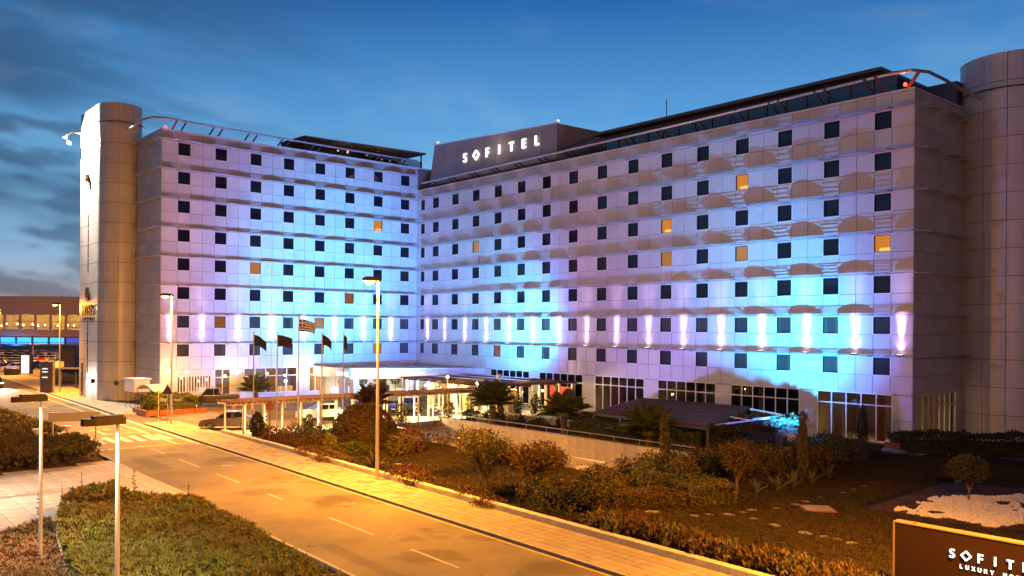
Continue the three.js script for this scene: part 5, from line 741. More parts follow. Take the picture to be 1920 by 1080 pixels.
function tree(name, label, [x, z], H, trunkH, [rx, ry, rz], mat, o = {}) {
  const R = mulberry(seed++), t = thing(name, label, 'tree', [x, 0, z], o.turn ?? 0, o.group), tr = new MB(), b = new MB(); b.col(1, 1, 1); const tips = [];
  tr.tube([[0, 0, 0], [0.06, trunkH * 0.5, 0.03], [0.02, trunkH, 0.0]], o.r ?? 0.09, 7, (o.r ?? 0.09) * 0.7);
  for (let i = 0; i < (o.limbs ?? 7); i++) { const a = i / (o.limbs ?? 7) * 6.283 + R() * 0.5, e = [Math.cos(a) * rx * (0.45 + R() * 0.3), trunkH + (H - trunkH) * (0.35 + R() * 0.45), Math.sin(a) * rz * (0.45 + R() * 0.3)], s0 = trunkH * (0.55 + R() * 0.4); tr.tube([[0.03, s0, 0.01], [e[0] * 0.45, (s0 + e[1]) / 2 - 0.05, e[2] * 0.45], e], (o.r ?? 0.09) * 0.55, 5, 0.014); tips.push(e); }
  mesh('trunk', tr, o.bark ?? M.bark, t);
  const cy = (H + trunkH) / 2 + 0.05; if (o.ball) cloud(b, R, [0, cy, 0], [rx, ry, rz], o.n ?? 2200, o.leaf ?? 0.13, 0.35, { lump: 0.12, shell: 0.45 });
  else { for (const e of tips) cloud(b, R, [e[0] * 1.05, e[1] + 0.1, e[2] * 1.05], [rx * 0.48, ry * 0.5, rz * 0.48], Math.round((o.n ?? 2600) / (tips.length + 3)), o.leaf ?? 0.16, 0.24, { lump: 0.5, shell: 0.2, up: 0.5 }); cloud(b, R, [0, cy + 0.15, 0], [rx * 0.7, ry * 0.8, rz * 0.7], Math.round((o.n ?? 2600) * 0.35), o.leaf ?? 0.16, 0.24, { lump: 0.5, shell: 0.2, up: 0.5 }); }
  mesh('crown', b, mat, t); return t;
}
// palms
const frondGeo = (() => { const b = new MB(), R = mulberry(3); b.col(1, 1, 1); const P = t => [t * 1.8, 0.55 * t - 0.72 * t * t, 0]; for (let i = 0; i < 8; i++) { b.col(0.9, 0.8, 0.6); b.bar(P(i / 8), P((i + 1) / 8), 0.035, 0.02); } for (let i = 2; i < 24; i++) for (const s of [-1, 1]) { const t = i / 24, p = P(t), l = 0.52 * Math.sin(Math.PI * (0.15 + 0.8 * t)) + 0.08, k = 0.75 + R() * 0.5; b.col(k, k, k * 0.9); b.quad([p[0] - 0.03, p[1], 0], [p[0] + l * 0.4, p[1] - 0.02 + 0.05, s * l * 0.5], [p[0] + l * 0.75, p[1] - l * 0.35, s * l * 0.85], [p[0] + 0.05, p[1], 0]); } return b.make(); })();
const palmGreen = leafMat(0.085, 0.105, 0.03);
function palm(label, [x, z], h, k, y = 0, mat = palmGreen, group = 'palms in the garden') {
  const R = mulberry(seed++), o = thing('palm_tree', label, 'palm', [x, y, z], R() * 6, group), tr = new MB();
  for (let i = 0; i < 9; i++) { const y0 = h * i / 9, y1 = h * (i + 1) / 9; tr.tube([[0, y0, 0], [0, y1, 0]], 0.24 * k + 0.03, 9, 0.20 * k); } mesh('trunk', tr, M.bark, o);
  for (let i = 0; i < 34; i++) { const f = mesh('frond', frondGeo, mat, o), t = i / 34; f.position.set(0, h + 0.05 * k, 0); f.rotation.order = 'YZX'; f.rotation.set(0, i * 2.39996, 1.32 - 1.25 * t + (R() - 0.5) * 0.25); const s = k * (0.85 + R() * 0.3); f.scale.set(s, s, s); }
  return o;
}
const agaveLeaf = (() => { const b = new MB(); b.col(1, 1, 1); const N = 5, P = (t, s) => [t * 0.9, t * 0.75 - t * t * 0.25 + Math.abs(s) * 0.03, s * 0.075 * Math.sin(Math.PI * (0.25 + 0.75 * t))]; for (let i = 0; i < N; i++) for (const s of [-1, 1]) b.quad(P(i / N, 0), P((i + 1) / N, 0), P((i + 1) / N, s), P(i / N, s)); return b.make(); })();
function agave(label, [x, z], k, n = 16, group, mat = M.leafGrey) { const R = mulberry(seed++), o = thing('agave_plant', label, 'plant', [x, 0, z], 0, group); for (let i = 0; i < n; i++) { const f = mesh('leaf', agaveLeaf, mat, o); f.position.y = 0.03; f.rotation.order = 'YZX'; f.rotation.set(0, i * 2.4, 0.75 - 1.1 * i / n + R() * 0.2); const s = k * (0.8 + R() * 0.4); f.scale.set(s, s, s); } return o; }
function cypress(label, [x, z], H, r, mat, o = {}) { const R = mulberry(seed++), t = thing('cypress_tree', label, 'tree', [x, 0, z], 0), b = new MB(); b.col(1, 1, 1); for (let i = 0; i < (o.n ?? 1700); i++) { const q = R(), y = 0.12 + q * (H - 0.15), rr = r * Math.pow(Math.sin(Math.PI * Math.min(0.98, 0.1 + q * 0.9)), 0.6) * (0.55 + 0.45 * R()), a = R() * 6.283; leaf(b, R, Math.cos(a) * rr + (o.lean ?? 0) * q * q, y, Math.sin(a) * rr, 0.15, 0.3, 1.6); } mesh('crown', b, mat, t); mesh('trunk', new MB().tube([[0, 0, 0], [(o.lean ?? 0) * 0.3, H * 0.8, 0]], 0.06, 6, 0.02), M.bark, t); if (o.tuft) { const c = new MB(); c.col(1, 1, 1); cloud(c, R, [(o.lean ?? 0), H + 0.05, 0], [0.26, 0.28, 0.26], 260, 0.13); mesh('top_tuft', c, mat, t); } return t; }
function hedge(name, label, a, b, w, h, mat, o = {}) {      // clipped run from a to b
  const R = mulberry(seed++), L = Math.hypot(b[0] - a[0], b[1] - a[1]), t = thing(name, label, 'hedge', [a[0], o.y ?? 0, a[1]], Math.atan2(-(b[1] - a[1]), b[0] - a[0])), g = new MB(); g.col(1, 1, 1); const sd = Math.floor(R() * 999), n = Math.round((L * w + 2 * (L + w) * h) * (o.dense ?? 170));
  for (let i = 0; i < n; i++) { let x = R() * L, y = R() * h, z = (R() - 0.5) * w; const m = R(); if (m < 0.42) y = h - R() * 0.14; else if (m < 0.9) z = (R() < 0.5 ? -1 : 1) * (w / 2 - R() * 0.12); else x = R() < 0.5 ? R() * 0.12 : L - R() * 0.12; const e = 0.75 + 0.5 * fbm(x * 0.9 + 3, z * 0.9 + 7, sd, 3); leaf(g, R, x + (fbm(y * 2, z * 2, sd + 3, 2) - 0.5) * 0.3, 0.06 + y * e, z * (0.85 + 0.3 * fbm(x * 1.2, y * 2, sd + 5, 2)), o.leaf ?? 0.15, 0.32, 0.3); }
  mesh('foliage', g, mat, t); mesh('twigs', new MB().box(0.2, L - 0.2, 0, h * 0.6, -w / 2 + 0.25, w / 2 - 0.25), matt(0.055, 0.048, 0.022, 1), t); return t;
}
// dome bush and neighbours
{
  const t = shrub('domed_bush', 'large clipped dark domed bush behind the middle street lamp', 'bush', [41.3, 32.6], [2.5, 3.2, 2.5], M.leafRed, { dome: 1, n: 9500, leaf: 0.15, lump: 0.08, shell: 0.86, tips: 0.03 });
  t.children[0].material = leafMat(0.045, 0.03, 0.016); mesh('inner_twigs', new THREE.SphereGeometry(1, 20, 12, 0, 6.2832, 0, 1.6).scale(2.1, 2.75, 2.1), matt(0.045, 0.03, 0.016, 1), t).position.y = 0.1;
  palm('dark spiky palm rising behind the domed bush', [36.5, 29.0], 2.6, 0.95, 0, leafMat(0.07, 0.05, 0.03));
}
cypress('dark conical conifer beside the first pergola posts', [31.6, 36.6], 2.0, 0.62, M.leafDark, { n: 1500 });
for (const [x, z, r, h, m, l] of [[33.6, 36.2, 0.9, 0.5, 'leafRed', 'low reddish shrub next to the dark conifer'], [35.6, 35.4, 1.1, 0.65, 'leafDry', 'low rusty shrub near the round sign post'], [36.6, 36.4, 1.0, 0.4, 'leafRed', 'flat russet plant at the wall behind the round sign'], [38.1, 34.8, 1.15, 0.75, 'leafMid', 'rounded green shrub left of the domed bush'], [38.8, 36.3, 1.2, 0.35, 'leafDry', 'flat brown ground plant left of the yellow bush'], [40.2, 36.0, 0.9, 0.6, 'leafDry', 'tawny shrub next to the small yellow bush'], [41.7, 35.6, 0.55, 0.62, 'leafYellow', 'small clipped yellow-green bush before the domed bush'], [43.6, 35.0, 1.3, 0.4, 'leafMid', 'low spreading plant right of the yellow bush'], [46.4, 32.8, 0.95, 0.75, 'leafOlive', 'loose shrub on the lawn right of the street lamp'], [45.5, 31.2, 0.8, 0.9, 'leafRed', 'tall red-brown shrub behind the loose lawn shrub'], [42.6, 37.5, 1.2, 0.3, 'leafDry', 'flat dry plant along the wall before the yellow bush'], [46.0, 37.9, 1.2, 0.32, 'leafDry', 'flat dry plant along the wall near the agave'], [54.4, 37.6, 1.15, 0.45, 'leafRed', 'pinkish low bush right of the street lamp base'], [56.4, 38.2, 0.9, 0.35, 'leafDry', 'small dry plant by the wall near the olive tree'], [64.2, 36.3, 1.15, 0.72, 'leafDark', 'dark round bush under the second olive tree'], [66.0, 36.9, 1.25, 0.62, 'leafDark', 'wide dark bush at the wall before the round tree'], [66.3, 35.0, 0.95, 0.62, 'leafDark', 'dark bush behind the wide bush at the wall'], [70.9, 36.9, 0.85, 0.42, 'leafRed', 'pink flowering bush near the concrete cover'], [69.6, 37.6, 0.8, 0.35, 'leafOlive', 'low grey plant beside the pink bush'], [61, 37.9, 1.0, 0.3, 'leafDry', 'dry low plant at the foot of the olive tree'], [63.2, 38.6, 0.8, 0.25, 'leafRed', 'small red plant by the wall under the olives']])
  shrub('garden_shrub', l, 'shrub', [x, z], [r, h, r * 0.95], M[m], { leaf: 0.15, lump: 0.55, tips: 0.2 });
agave('spiky agave by the wall left of the street lamp', [50.2, 37.2], 1.1, 20, undefined, M.leafDark);
tree('olive_tree', 'bushy olive tree with a forked trunk near the wall', [59.8, 36.2], 3.15, 0.95, [1.75, 1.15, 1.7], M.leafOlive, { n: 4800, r: 0.13, leaf: 0.17 });
tree('olive_tree', 'second bushy olive tree just right of the forked one', [62.6, 35.0], 2.75, 0.7, [1.65, 1.0, 1.5], M.leafDry, { n: 4200, r: 0.1, leaf: 0.17 });
tree('round_tree', 'small round-headed tree behind the low wall near the cover', [68.3, 36.2], 2.45, 0.75, [1.0, 0.85, 1.0], M.leafOlive, { ball: 1, n: 2600 });
tree('round_tree', 'slender small tree with red trunk in the middle planting', [69.0, 26.3], 2.7, 1.0, [1.0, 0.85, 1.0], M.leafDry, { n: 2400 });
tree('topiary_tree', 'clipped ball-headed tree on a thin trunk in the pebble bed', [77.56, 18.1], 2.35, 0.85, [0.95, 0.75, 0.95], M.leafOlive, { ball: 1, n: 2900, r: 0.05, limbs: 5, bark: M.brick });
tree('orange_leaf_tree', 'orange-leaved young tree cut off by the right edge', [80.9, 15.0], 2.9, 0.8, [1.0, 1.1, 1.0], leafMat(0.24, 0.10, 0.05), { n: 2000, leaf: 0.2 });
hedge('low_hedge', 'low clipped hedge along the lawn in front of the planting, left part', [66.6, 33.2], [68.8, 30.6], 1.7, 0.62, M.leafDry); hedge('low_hedge', 'low clipped rounded hedge by the small red-trunked tree', [68.6, 30.3], [69.9, 28.2], 1.9, 0.95, M.leafOlive);
hedge('end_hedge', 'long dark hedge under the right stair tower', [67.2, 2.6], [74.5, -3.6], 2.2, 1.35, M.leafDark); hedge('shelter_hedge', 'tall dark hedge between the ramp and the slatted shelter', [47.0, 16.8], [59.4, 16.95], 0.95, 1.5, M.leafMid); hedge('shelter_hedge', 'dark hedge along the right end of the slatted shelter', [59.6, 16.3], [62.4, 12.2], 1.3, 1.9, M.leafDark);
hedge('planter_hedge', 'clipped hedge in the brick planter at the forecourt', [6.2, 35.6], [10.1, 35.4], 4.4, 1.75, M.leafBright);
// bank of mixed planting before the long wing
{
  const R = mulberry(55), P = [[61.5, 24.6, 0.9, 0.6], [63.2, 24.2, 1.1, 0.7], [64.6, 22.6, 1.2, 0.9], [63.6, 27.2, 1.0, 0.6], [65.2, 26.0, 1.1, 0.75], [66.4, 24.6, 1.1, 0.9], [66.8, 22.2, 1.2, 1.0], [65.2, 19.6, 1.2, 0.95], [67.4, 19.4, 1.2, 0.95], [66.0, 16.6, 1.2, 0.9], [68.2, 16.8, 1.1, 0.8], [67.2, 13.6, 1.2, 0.9], [65.0, 13.0, 1.1, 0.8], [66.6, 10.6, 1.1, 0.8], [68.2, 12.4, 0.9, 0.6], [67.4, 28.0, 1.0, 0.55], [65.4, 28.8, 1.0, 0.5], [63.2, 29.8, 0.9, 0.45], [64.8, 31.4, 0.9, 0.5], [64.2, 8.4, 0.9, 0.8], [66.2, 7.6, 0.9, 0.7]];
  const ranks = P.map((p, i) => i).sort((a, b) => P[b][1] - P[a][1]); const near = P.map((p, i) => ranks.indexOf(i));
  P.forEach(([x, z, r, h], i) => shrub('bank_shrub', ['olive', 'dark green', 'rusty', 'mid green'][i % 4] + ' shrub of the mixed bank, ' + (near[i] < 11 ? ORD[near[i]] + ' counting from the road side' : ORD[20 - near[i]] + ' counting from the long wing'), 'shrub', [x, z], [r, h, r], [M.leafOlive, M.leafDark, M.leafDry, M.leafMid][i % 4], { leaf: 0.18, lump: 0.65, tips: 0.25, shell: 0.3, gaps: 0.3, group: 'shrubs of the mixed bank', dense: 0.9 }));
  [[69.6, 25.4, 0.9], [69.9, 23.8, 1.0], [69.8, 22.0, 1.0], [68.9, 27.6, 0.8], [69.9, 20.3, 0.9], [69.6, 17.8, 0.8]].forEach(([x, z, k], i) => agave(['second', 'third', 'fourth', 'first', 'fifth', 'last'][i] + ' spiky agave from the road along the front of the mixed bank', [x, z], k, 14, 'agaves of the mixed bank'));
}
cypress('slim leaning cypress at the end of the ramp', [61.0, 22.4], 3.7, 0.36, M.leafOlive, { lean: -0.15 }); cypress('slim tall cypress at the right of the mixed bank', [69.0, 19.7], 3.7, 0.33, M.leafOlive, { tuft: 1 }); cypress('dark slim cypress before the end ground floor windows', [64.4, 3.4], 3.2, 0.36, M.leafDark);
agave('dark cycad beside the end of the ramp rail', [60.6, 21.0], 0.9, 26, undefined, M.leafDark); agave('second dark cycad right of the ramp end', [60.3, 18.6], 0.9, 26, undefined, M.leafDark);
[[56.9, 27.9, 0.55, 0.6], [54.6, 27.8, 0.6, 0.55], [60.8, 26.2, 0.5, 0.5], [48.5, 28.0, 0.7, 0.6], [44.5, 27.8, 0.8, 0.6], [42.0, 27.6, 0.8, 0.7], [39.6, 27.9, 0.9, 0.7]].forEach(([x, z, r, h], i) => shrub('wispy_shrub', ORD[i] + ' thin wispy shrub from the right along the ramp edge', 'shrub', [x, z], [r, h, r], M.leafDry, { n: 260, leaf: 0.26, asp: 0.12, shell: 0.2, up: 0.9, group: 'wispy shrubs along the ramp' }));
palm('palm at the left before the restaurant pavilion', [35.1, 15.4], 1.7, 1.25); palm('palm in the middle beside the terrace path', [44.8, 15.6], 1.5, 1.2); palm('palm at the right before the slatted shelter', [55.2, 17.1], 1.2, 1.2); palm('potted palm lit yellow before the short wing windows', [3.4, 24.2], 1.0, 1.05, 0.4, M.leafYellow, 'palms by the entrance');
{ const o = tag(mesh('palm_uplight', new MB().tube([[0, 0, 0], [0, 0.2, 0]], 0.1, 8), M.bronze), 'small uplight at the foot of the potted palm', 'lamp'); o.position.set(4.3, 0.4, 24.3); mesh('lamp_lens', new MB().tube([[0, 0.2, 0], [0, 0.22, 0]], 0.08, 8), M.bulb, o); spot(o, [0, 0.35, 0], [-0.8, 2, -0.05], new THREE.Color().setRGB(1, 0.85, 0.15), 20, 45, 1, 5); }
hedge('blue_shrub', 'feathery shrub lit blue beside the shelter', [57.2, 9.6], [61.0, 6.3], 1.8, 2.0, M.leafGrey, { leaf: 0.26, dense: 90 });
shrub('low_plant', 'small bright plant lit blue by the wall', 'plant', [62.6, 3.6], [0.6, 0.4, 0.6], M.leafGrey, { leaf: 0.2 }); shrub('potted_shrub', 'dark shrub in a brown pot beside the orange curtain', 'plant', [66.0, 1.2], [0.7, 0.45, 0.6], M.leafDark, { y: 0.4 }); { const o = tag(mesh('plant_pot', new MB().box(-0.8, 0.8, 0, 0.45, -0.4, 0.4), M.brick), 'long brown pot under the dark shrub by the windows', 'pot'); o.position.set(66.0, 0, 1.2); }
struct('corner_paving', sheet([[65.2, 0.3], [68.6, 0.3], [69, 4.4], [66.4, 4.6], [65.2, 2]], [], 0.02), M.slab[0]);
// plants on the terrace and under the canopy
{
  const V2 = [[31.6, 11.6, 1.3, 'vine on the pavilion column nearest the walk'], [31.7, 9.4, 1.25, 'vine on the second pavilion column'], [31.7, 7.0, 1.2, 'vine on the third pavilion column'], [31.7, 4.6, 1.1, 'vine on the fourth pavilion column'], [27.4, 12.0, 1.2, 'climber at the pavilion front, right'], [23.2, 12.0, 1.25, 'climber at the pavilion front, middle'], [19.1, 12.0, 1.25, 'climber at the pavilion front, left'], [29.6, 21.8, 1.0, 'yellow climber on a pergola post left of the domed bush'], [29.6, 16.4, 1.1, 'climber on the pergola posts right of the street lamp'], [29.6, 26.8, 1.0, 'climber on the pergola post before the white car'], [29.7, 31.2, 0.45, 'small yellow bush under the pergola'], [29.8, 35.2, 0.45, 'small yellow bush by the first flagpole']];
  V2.forEach(([x, z, h, l], i) => shrub('climbing_plant', l, 'plant', [x, z], [0.55, h, 0.6], i % 3 === 1 ? M.leafBright : i > 6 ? M.leafYellow : M.leafMid, { n: 620, leaf: 0.17, shell: 0.15, lump: 0.5 }));
  for (const [x, z, k, l] of [[3.6, 13.2, 1, 'potted olive under the left of the entrance canopy'], [4.6, 11.0, 1, 'potted shrub before the reception window'], [6.6, 7.6, 1.15, 'potted olive tree in the middle of the entrance'], [3.5, 8.2, 1.1, 'potted tree beside the dark doorway'], [9.6, 2.4, 1, 'potted tree at the right of the sliding door']]) { const o = thing('potted_tree', l, 'potted tree', [x, 0.45, z]), b = new MB(), R = mulberry(seed++); b.col(1, 1, 1); cloud(b, R, [0, 1.75 * k, 0], [0.6 * k, 0.6 * k, 0.6 * k], 700, 0.16, 0.28, { lump: 0.4, shell: 0.2 }); mesh('crown', b, M.leafBright, o); mesh('trunk', new MB().tube([[0, 0.4, 0], [0, 1.5 * k, 0]], 0.04, 6), M.bark, o); mesh('pot', new MB().tube([[0, 0, 0], [0, 0.5, 0]], 0.24, 12, 0.32), M.woodDark, o); }
  [[34.5, 13.6], [37, 13.4], [39.4, 13.5], [41.6, 13.2], [43.6, 13.0], [45.6, 13.4], [46.6, 15.2]].forEach(([x, z], i) => agave(ORD[i] + ' dark spiky plant from the left along the terrace planter wall', [x, z], 1.0, 18, 'spiky plants by the planter wall', M.leafDark));
  [[33.0, 13.8], [30.9, 14.6], [38, 15.2], [41, 15.0]].forEach(([x, z], i) => shrub('terrace_shrub', ['second', 'first', 'third', 'fourth'][i] + ' dark low shrub from the left behind the ramp rail', 'shrub', [x, z], [0.9, 0.5, 0.8], M.leafDark, { group: 'low shrubs behind the ramp rail' }));
}
// border planting along the low wall, nearest the camera
for (let i = 0; i < 16; i++) { const [x, z] = onRoad(42.3 + i * 0.95, 36.75 + (hash2(i, 2, 2) - 0.5) * 0.5); shrub('border_plant', ORD[i] + ' upright leafy plant from the left in the row behind the low wall', 'plant', [x, z], [0.62, 0.42 + hash2(i, 4, 4) * 0.15, 0.6], i % 3 ? M.leafDry : M.leafOlive, { n: 420, leaf: 0.24, asp: 0.16, shell: 0.15, up: 1.2, group: 'border plants behind the low wall' }); }
// ---------- ground cover on the near left ----------
function groundCover(name, label, poly, n, height, mats, sd, leafL) {
  const R = mulberry(sd), inside = (x, z) => { let c = false; for (let i = 0, j = poly.length - 1; i < poly.length; j = i++) { const [xi, zi] = poly[i], [xj, zj] = poly[j]; if ((zi > z) !== (zj > z) && x < (xj - xi) * (z - zi) / (zj - zi) + xi) c = !c; } return c; };
  const sprig = new MB(); sprig.col(1, 1, 1); for (let i = 0; i < 9; i++) { const a = i * 2.4, up = 0.5 + (i % 3) * 0.35, y = (i % 3) * 0.05, l = leafL, d = [Math.cos(a), up, Math.sin(a)], k = l / Math.hypot(...d), w = l * 0.13, s = [-Math.sin(a) * w, 0, Math.cos(a) * w]; sprig.col(0.8 + (i % 4) * 0.12, 0.8 + (i % 4) * 0.12, 0.8); sprig.quad([0, y, 0], [d[0] * k * 0.5 + s[0], y + d[1] * k * 0.5, d[2] * k * 0.5 + s[2]], [d[0] * k, y + d[1] * k, d[2] * k], [d[0] * k * 0.5 - s[0], y + d[1] * k * 0.5, d[2] * k * 0.5 - s[2]]); }
  const g = sprig.make(), xs = poly.map(p => p[0]), zs = poly.map(p => p[1]), x0 = Math.min(...xs), x1 = Math.max(...xs), z0 = Math.min(...zs), z1 = Math.max(...zs), im = new THREE.InstancedMesh(g, mats, n), D = new THREE.Object3D(), C = new THREE.Color(); let k = 0;
  while (k < n) { const x = x0 + R() * (x1 - x0), z = z0 + R() * (z1 - z0); if (!inside(x, z)) continue; const h = height(x, z); if (h <= 0) { if (R() < 0.9) continue; } D.position.set(x, Math.max(0.02, h * (R() < 0.6 ? 0.9 + R() * 0.15 : R())), z); D.rotation.set((R() - 0.5) * 0.6, R() * 6.28, (R() - 0.5) * 0.6); const s = 0.75 + R() * 0.6; D.scale.set(s, s, s); D.updateMatrix(); im.setMatrixAt(k, D.matrix); const q = fbm(x * 0.35, z * 0.35, sd + 1, 3), v = 0.75 + R() * 0.5; C.setRGB(v * (0.75 + 0.7 * q), v * (1.15 - 0.25 * q), v * 0.85); im.setColorAt(k, C); k++; }
  im.name = numbered(name); im.userData.kind = 'stuff'; tag(im, label, 'ground cover'); im.castShadow = im.receiveShadow = true; scene.add(im);
}
const bedPoly = [[54.4, 49.8], [52.4, 51.2], [50.6, 52.7], [50.2, 53.6], [51.2, 54.6], [53.6, 55.6], [57, 56.4], [62, 57.2], [70, 58], [76, 57], [76, 51.9], [68, 50.9], [61, 50.3]];
groundCover('near_ground_cover', 'dense leafy ground cover in the bed on the near left', bedPoly, 15000, (x, z) => 0.26 + 0.42 * fbm(x * 0.4, z * 0.4, 5, 3) + (z > 52.6 && x < 53.2 ? 0.34 : 0) + (z > 54.6 ? 0.12 : 0), leafMat(0.12, 0.115, 0.024), 61, 0.22);
struct('bed_soil', sheet(bedPoly, [], 0.10), M.soil);
struct('bed_soil', sheet([[53.6, 55.7], [57, 56.5], [62, 57.3], [70, 58.1], [70, 70], [60, 66], [55, 60]], [], 0.105), M.soil);
groundCover('dry_ground_cover', 'dry reddish weeds at the lower left corner', [[54.5, 56.2], [57, 56.6], [62, 57.4], [66, 58.2], [66, 63], [60, 61.5], [56.5, 59]], 3200, (x, z) => 0.12 + 0.25 * fbm(x, z, 8, 2), leafMat(0.14, 0.08, 0.045), 67, 0.2);
const hedgePoly = [[8, 49.6], [26, 49.2], [31, 49.0], [35.9, 49.15], [37.4, 50.6], [38.5, 55.4], [39.5, 62], [24, 62], [10, 58]];
groundCover('left_hedge_bed', 'clipped dark hedge bed at the left beyond the slab pavement', hedgePoly, 12000, (x, z) => { const gap = Math.hypot(x - 27.6, z - 50.4) < 1.6; return gap ? 0.3 : 0.75 + 0.35 * fbm(x * 0.4, z * 0.5, 15, 3); }, leafMat(0.085, 0.075, 0.03), 71, 0.27);
struct('bed_soil', sheet(hedgePoly, [], 0.03), M.soil);
for (const [x, z, h, l] of [[51.2, 51.7, 1.6, 'tall thin weed at the back of the near bed'], [54.5, 50.2, 1.2, 'short weed by the road side of the near bed'], [51.6, 54.2, 1.7, 'spindly weed between the two path lamps'], [54.6, 56.6, 1.7, 'dry weed left of the near bed'], [56.8, 58.6, 1.5, 'tall dry grass stalk at the lower left edge'], [53.2, 55.4, 1.5, 'forked dry weed beside the slab pavement'], [16.5, 50.4, 2.0, 'tall dry stalk on the left hedge, far one'], [20.5, 50.6, 2.0, 'tall dry stalk on the left hedge, near one']]) { const o = thing('weed', l, 'weed', [x, 0.08, z]), R = mulberry(seed++), b = new MB(); b.col(1, 1, 1); mesh('stalk', new MB().tube([[0, 0, 0], [0.04, h * 0.6, 0.02], [0.1, h, 0.05]], 0.012, 4, 0.005), M.bark, o); for (let i = 0; i < 34; i++) { const t = 0.25 + 0.75 * i / 34; leaf(b, R, 0.1 * t, h * t, 0.05 * t, 0.20 * (1.15 - t * 0.7), 0.16, 0.7); } mesh('leaves', b, h > 1.55 ? M.leafRed : M.leafMid, o); }
// grass on the lawn: tufts where the lawn shows nearest
{
  const R = mulberry(31), b = new MB(); b.col(1, 1, 1); for (let i = 0; i < 7; i++) { const a = i * 2.4, l = 0.10 + (i % 3) * 0.03, dx = Math.cos(a) * 0.05, dz = Math.sin(a) * 0.05, k = 0.75 + (i % 4) * 0.16; b.col(k, k, k * 0.9); b.tri([dx - dz * 0.22, 0, dz + dx * 0.22], [dx + dz * 0.22, 0, dz - dx * 0.22], [dx * 2.1, l, dz * 2.1]); }
  const n = 60000, im = new THREE.InstancedMesh(b.make(), leafMat(0.048, 0.036, 0.011), n), D = new THREE.Object3D(), C = new THREE.Color(); let k = 0;
  while (k < n) { const x = 42 + R() * 48, z = 4 + R() * 35; if (x < 60.4 && z < 27.4 || z > 37.0 + (x - 30) * 0.03 || (x > 74.4 && x < 88 && z > 10.5 && z < 24.2) || stones.some(([a, b, w]) => (x - a) ** 2 + (z - b) ** 2 < w * w * 0.2) || Math.abs(x - 74.1) < 1.1 && Math.abs(z - 36) < 1.1 || Math.abs(x - 73.6) < 1.1 && Math.abs(z - 26.1) < 1.1) continue; D.position.set(x, -0.01, z); D.rotation.y = R() * 6.28; const s = 0.6 + R() * 0.7; D.scale.set(s * 1.5, s, s * 1.5); D.updateMatrix(); im.setMatrixAt(k, D.matrix); const q = fbm(x * 0.3, z * 0.3, 19, 3), v = 0.7 + R() * 0.6; C.setRGB(v * (0.8 + 0.5 * q), v, v); im.setColorAt(k, C); k++; }
  im.name = 'lawn_grass'; im.userData.kind = 'stuff'; tag(im, 'short dry grass covering the garden lawn', 'grass'); im.castShadow = im.receiveShadow = true; scene.add(im);
}
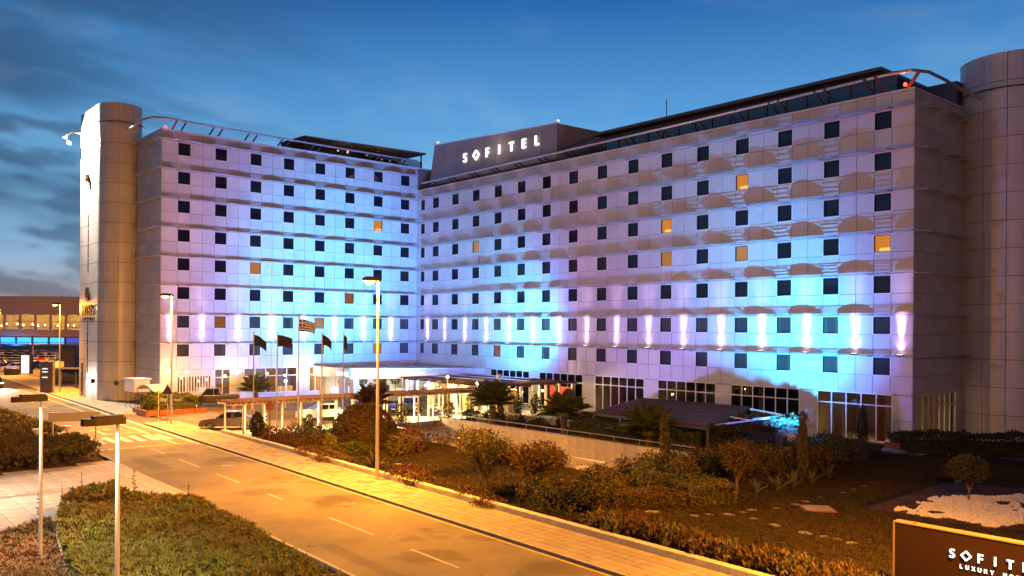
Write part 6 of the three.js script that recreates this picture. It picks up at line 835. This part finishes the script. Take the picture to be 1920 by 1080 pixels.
// ---------- far left: footbridge over the road and car park lamps ----------
{
  const o = thing('footbridge', 'long glazed footbridge with a blue-lit underside beyond the tower', 'bridge', [-89, 0, 34.2], Math.atan2(0.758, 0.652));      // local x runs to the right of the view
  const X0 = -34, X1 = 60, conc = std(0.42, 0.33, 0.34, 0.7);
  mesh('parapet', new MB().box(X0, X1, 10.9, 14.2, -6, 0.02), conc, o); mesh('deck', new MB().box(X0, X1, 6.6, 7.9, -6, 0.02), conc, o);
  mesh('back_wall', new MB().box(X0, X1, 7.9, 10.9, -6, -5.8), std(0.55, 0.42, 0.22, 0.8), o); mesh('ceiling_soffit', new MB().box(X0, X1, 10.7, 10.88, -5.8, -0.1), std(0.5, 0.42, 0.3, 0.8), o);
  for (let x = X0; x < 26; x += 2.9) { mesh('mullion', new MB().box(x, x + 0.42, 7.9, 10.9, -0.1, 0.12), conc, o); mesh('transom', new MB().box(x + 0.42, x + 2.9, 8.35, 8.5, -0.05, 0.05).box(x + 0.42, x + 2.9, 9.35, 9.48, -0.05, 0.05), conc, o); mesh('pane', new MB().quad([x + 0.42, 7.95, 0], [x + 2.9, 7.95, 0], [x + 2.9, 10.9, 0], [x + 0.42, 10.9, 0]), M.clear, o); }
  const R = mulberry(12); for (let i = 0; i < 16; i++) { const x = -8 + i * 1.7 + R(), l = mesh('pendant_lamp', new THREE.SphereGeometry(0.16, 8, 6), M.bulb, o); l.position.set(x, 8.5 + R() * 0.9, -1.4 - R() * 3); if (i % 3 === 0) point(o, [x, 9.8, -3], WARM, 16, 10); }
  const tb = glow(0.03, 0.5, 1, 1.5); for (let x = X0; x < 26; x += 3.1) { mesh('neon_panel', new MB().box(x, x + 2.85, 5.2, 6.4, -0.35, -0.3), x > 11 ? glow(0.02, 0.12, 0.8, 0.7) : tb, o); mesh('girder_frame', new MB().box(x + 2.85, x + 3.1, 4.9, 6.6, -0.4, 0.05), std(0.03, 0.05, 0.2, 0.5), o); }
  mesh('girder_rail', new MB().box(X0, 26, 5.4, 5.5, -0.25, 0.0).box(X0, 26, 4.85, 5.15, -0.4, 0.0).box(X0, 26, 6.42, 6.58, -0.3, -0.02), std(0.03, 0.05, 0.2, 0.5), o);
  for (const [x, p] of [[-6, 60], [3, 60]]) point(o, [x, 4.6, 0.6], new THREE.Color().setRGB(0.03, 0.35, 1), p, 30);
  mesh('lift_shaft', new MB().box(11.2, 14, 0, 7, -3, -0.5), std(0.03, 0.03, 0.06, 0.3), o); for (const x of [-14, 18]) mesh('pier', new MB().box(x, x + 1, 0, 6.6, -4, -2), conc, o);
}
for (const [x, z, l] of [[-112, 24, 'car park lamp behind the footbridge, nearer one'], [-150, -2, 'car park lamp behind the footbridge, middle one'], [-190, -24, 'car park lamp behind the footbridge, far one']]) { const o = thing('car_park_lamp', l, 'street lamp', [x, 0, z], 0, 'car park lamps'); mesh('pole', new MB().tube([[0, 0, 0], [0, 9.6, 0]], 0.1, 6, 0.06), M.pole, o); mesh('lamp_lens', new MB().box(-0.3, 0.3, 9.6, 9.75, -0.2, 0.2), M.sodiumLens, o); point(o, [0, 9.4, 0], SODIUM, 9000, 12); }
// ---------- brown monolith sign at the lower right ----------
{
  const o = thing('monolith_sign', 'brown illuminated hotel name sign at the lower right corner', 'sign', [83.0, 0, 38.12]);
  mesh('panel', new MB().box(0.02, 6.0, 0, 2.76, -0.34, 0), M.signBrown, o); mesh('edge_trim', new MB().box(-0.03, 6.05, 2.762, 2.80, -0.36, 0.02).box(-0.03, 0.018, 0, 2.76, -0.36, 0.02), std(0.11, 0.085, 0.06, 0.7), o); mesh('cable_clip', new MB().box(0.55, 0.63, 2.8, 2.84, -0.2, -0.1), M.brick, o);
  letters(o, 'SOFITEL', 0.27, 0.03, 0.40, M.letter, [1.78, 2.0, 0.012]); letters(o, 'LUXURY HOTELS', 0.125, 0.02, 0.172, M.letter, [2.04, 1.73, 0.012], bold, false);
}
renderer.render(scene, camera);
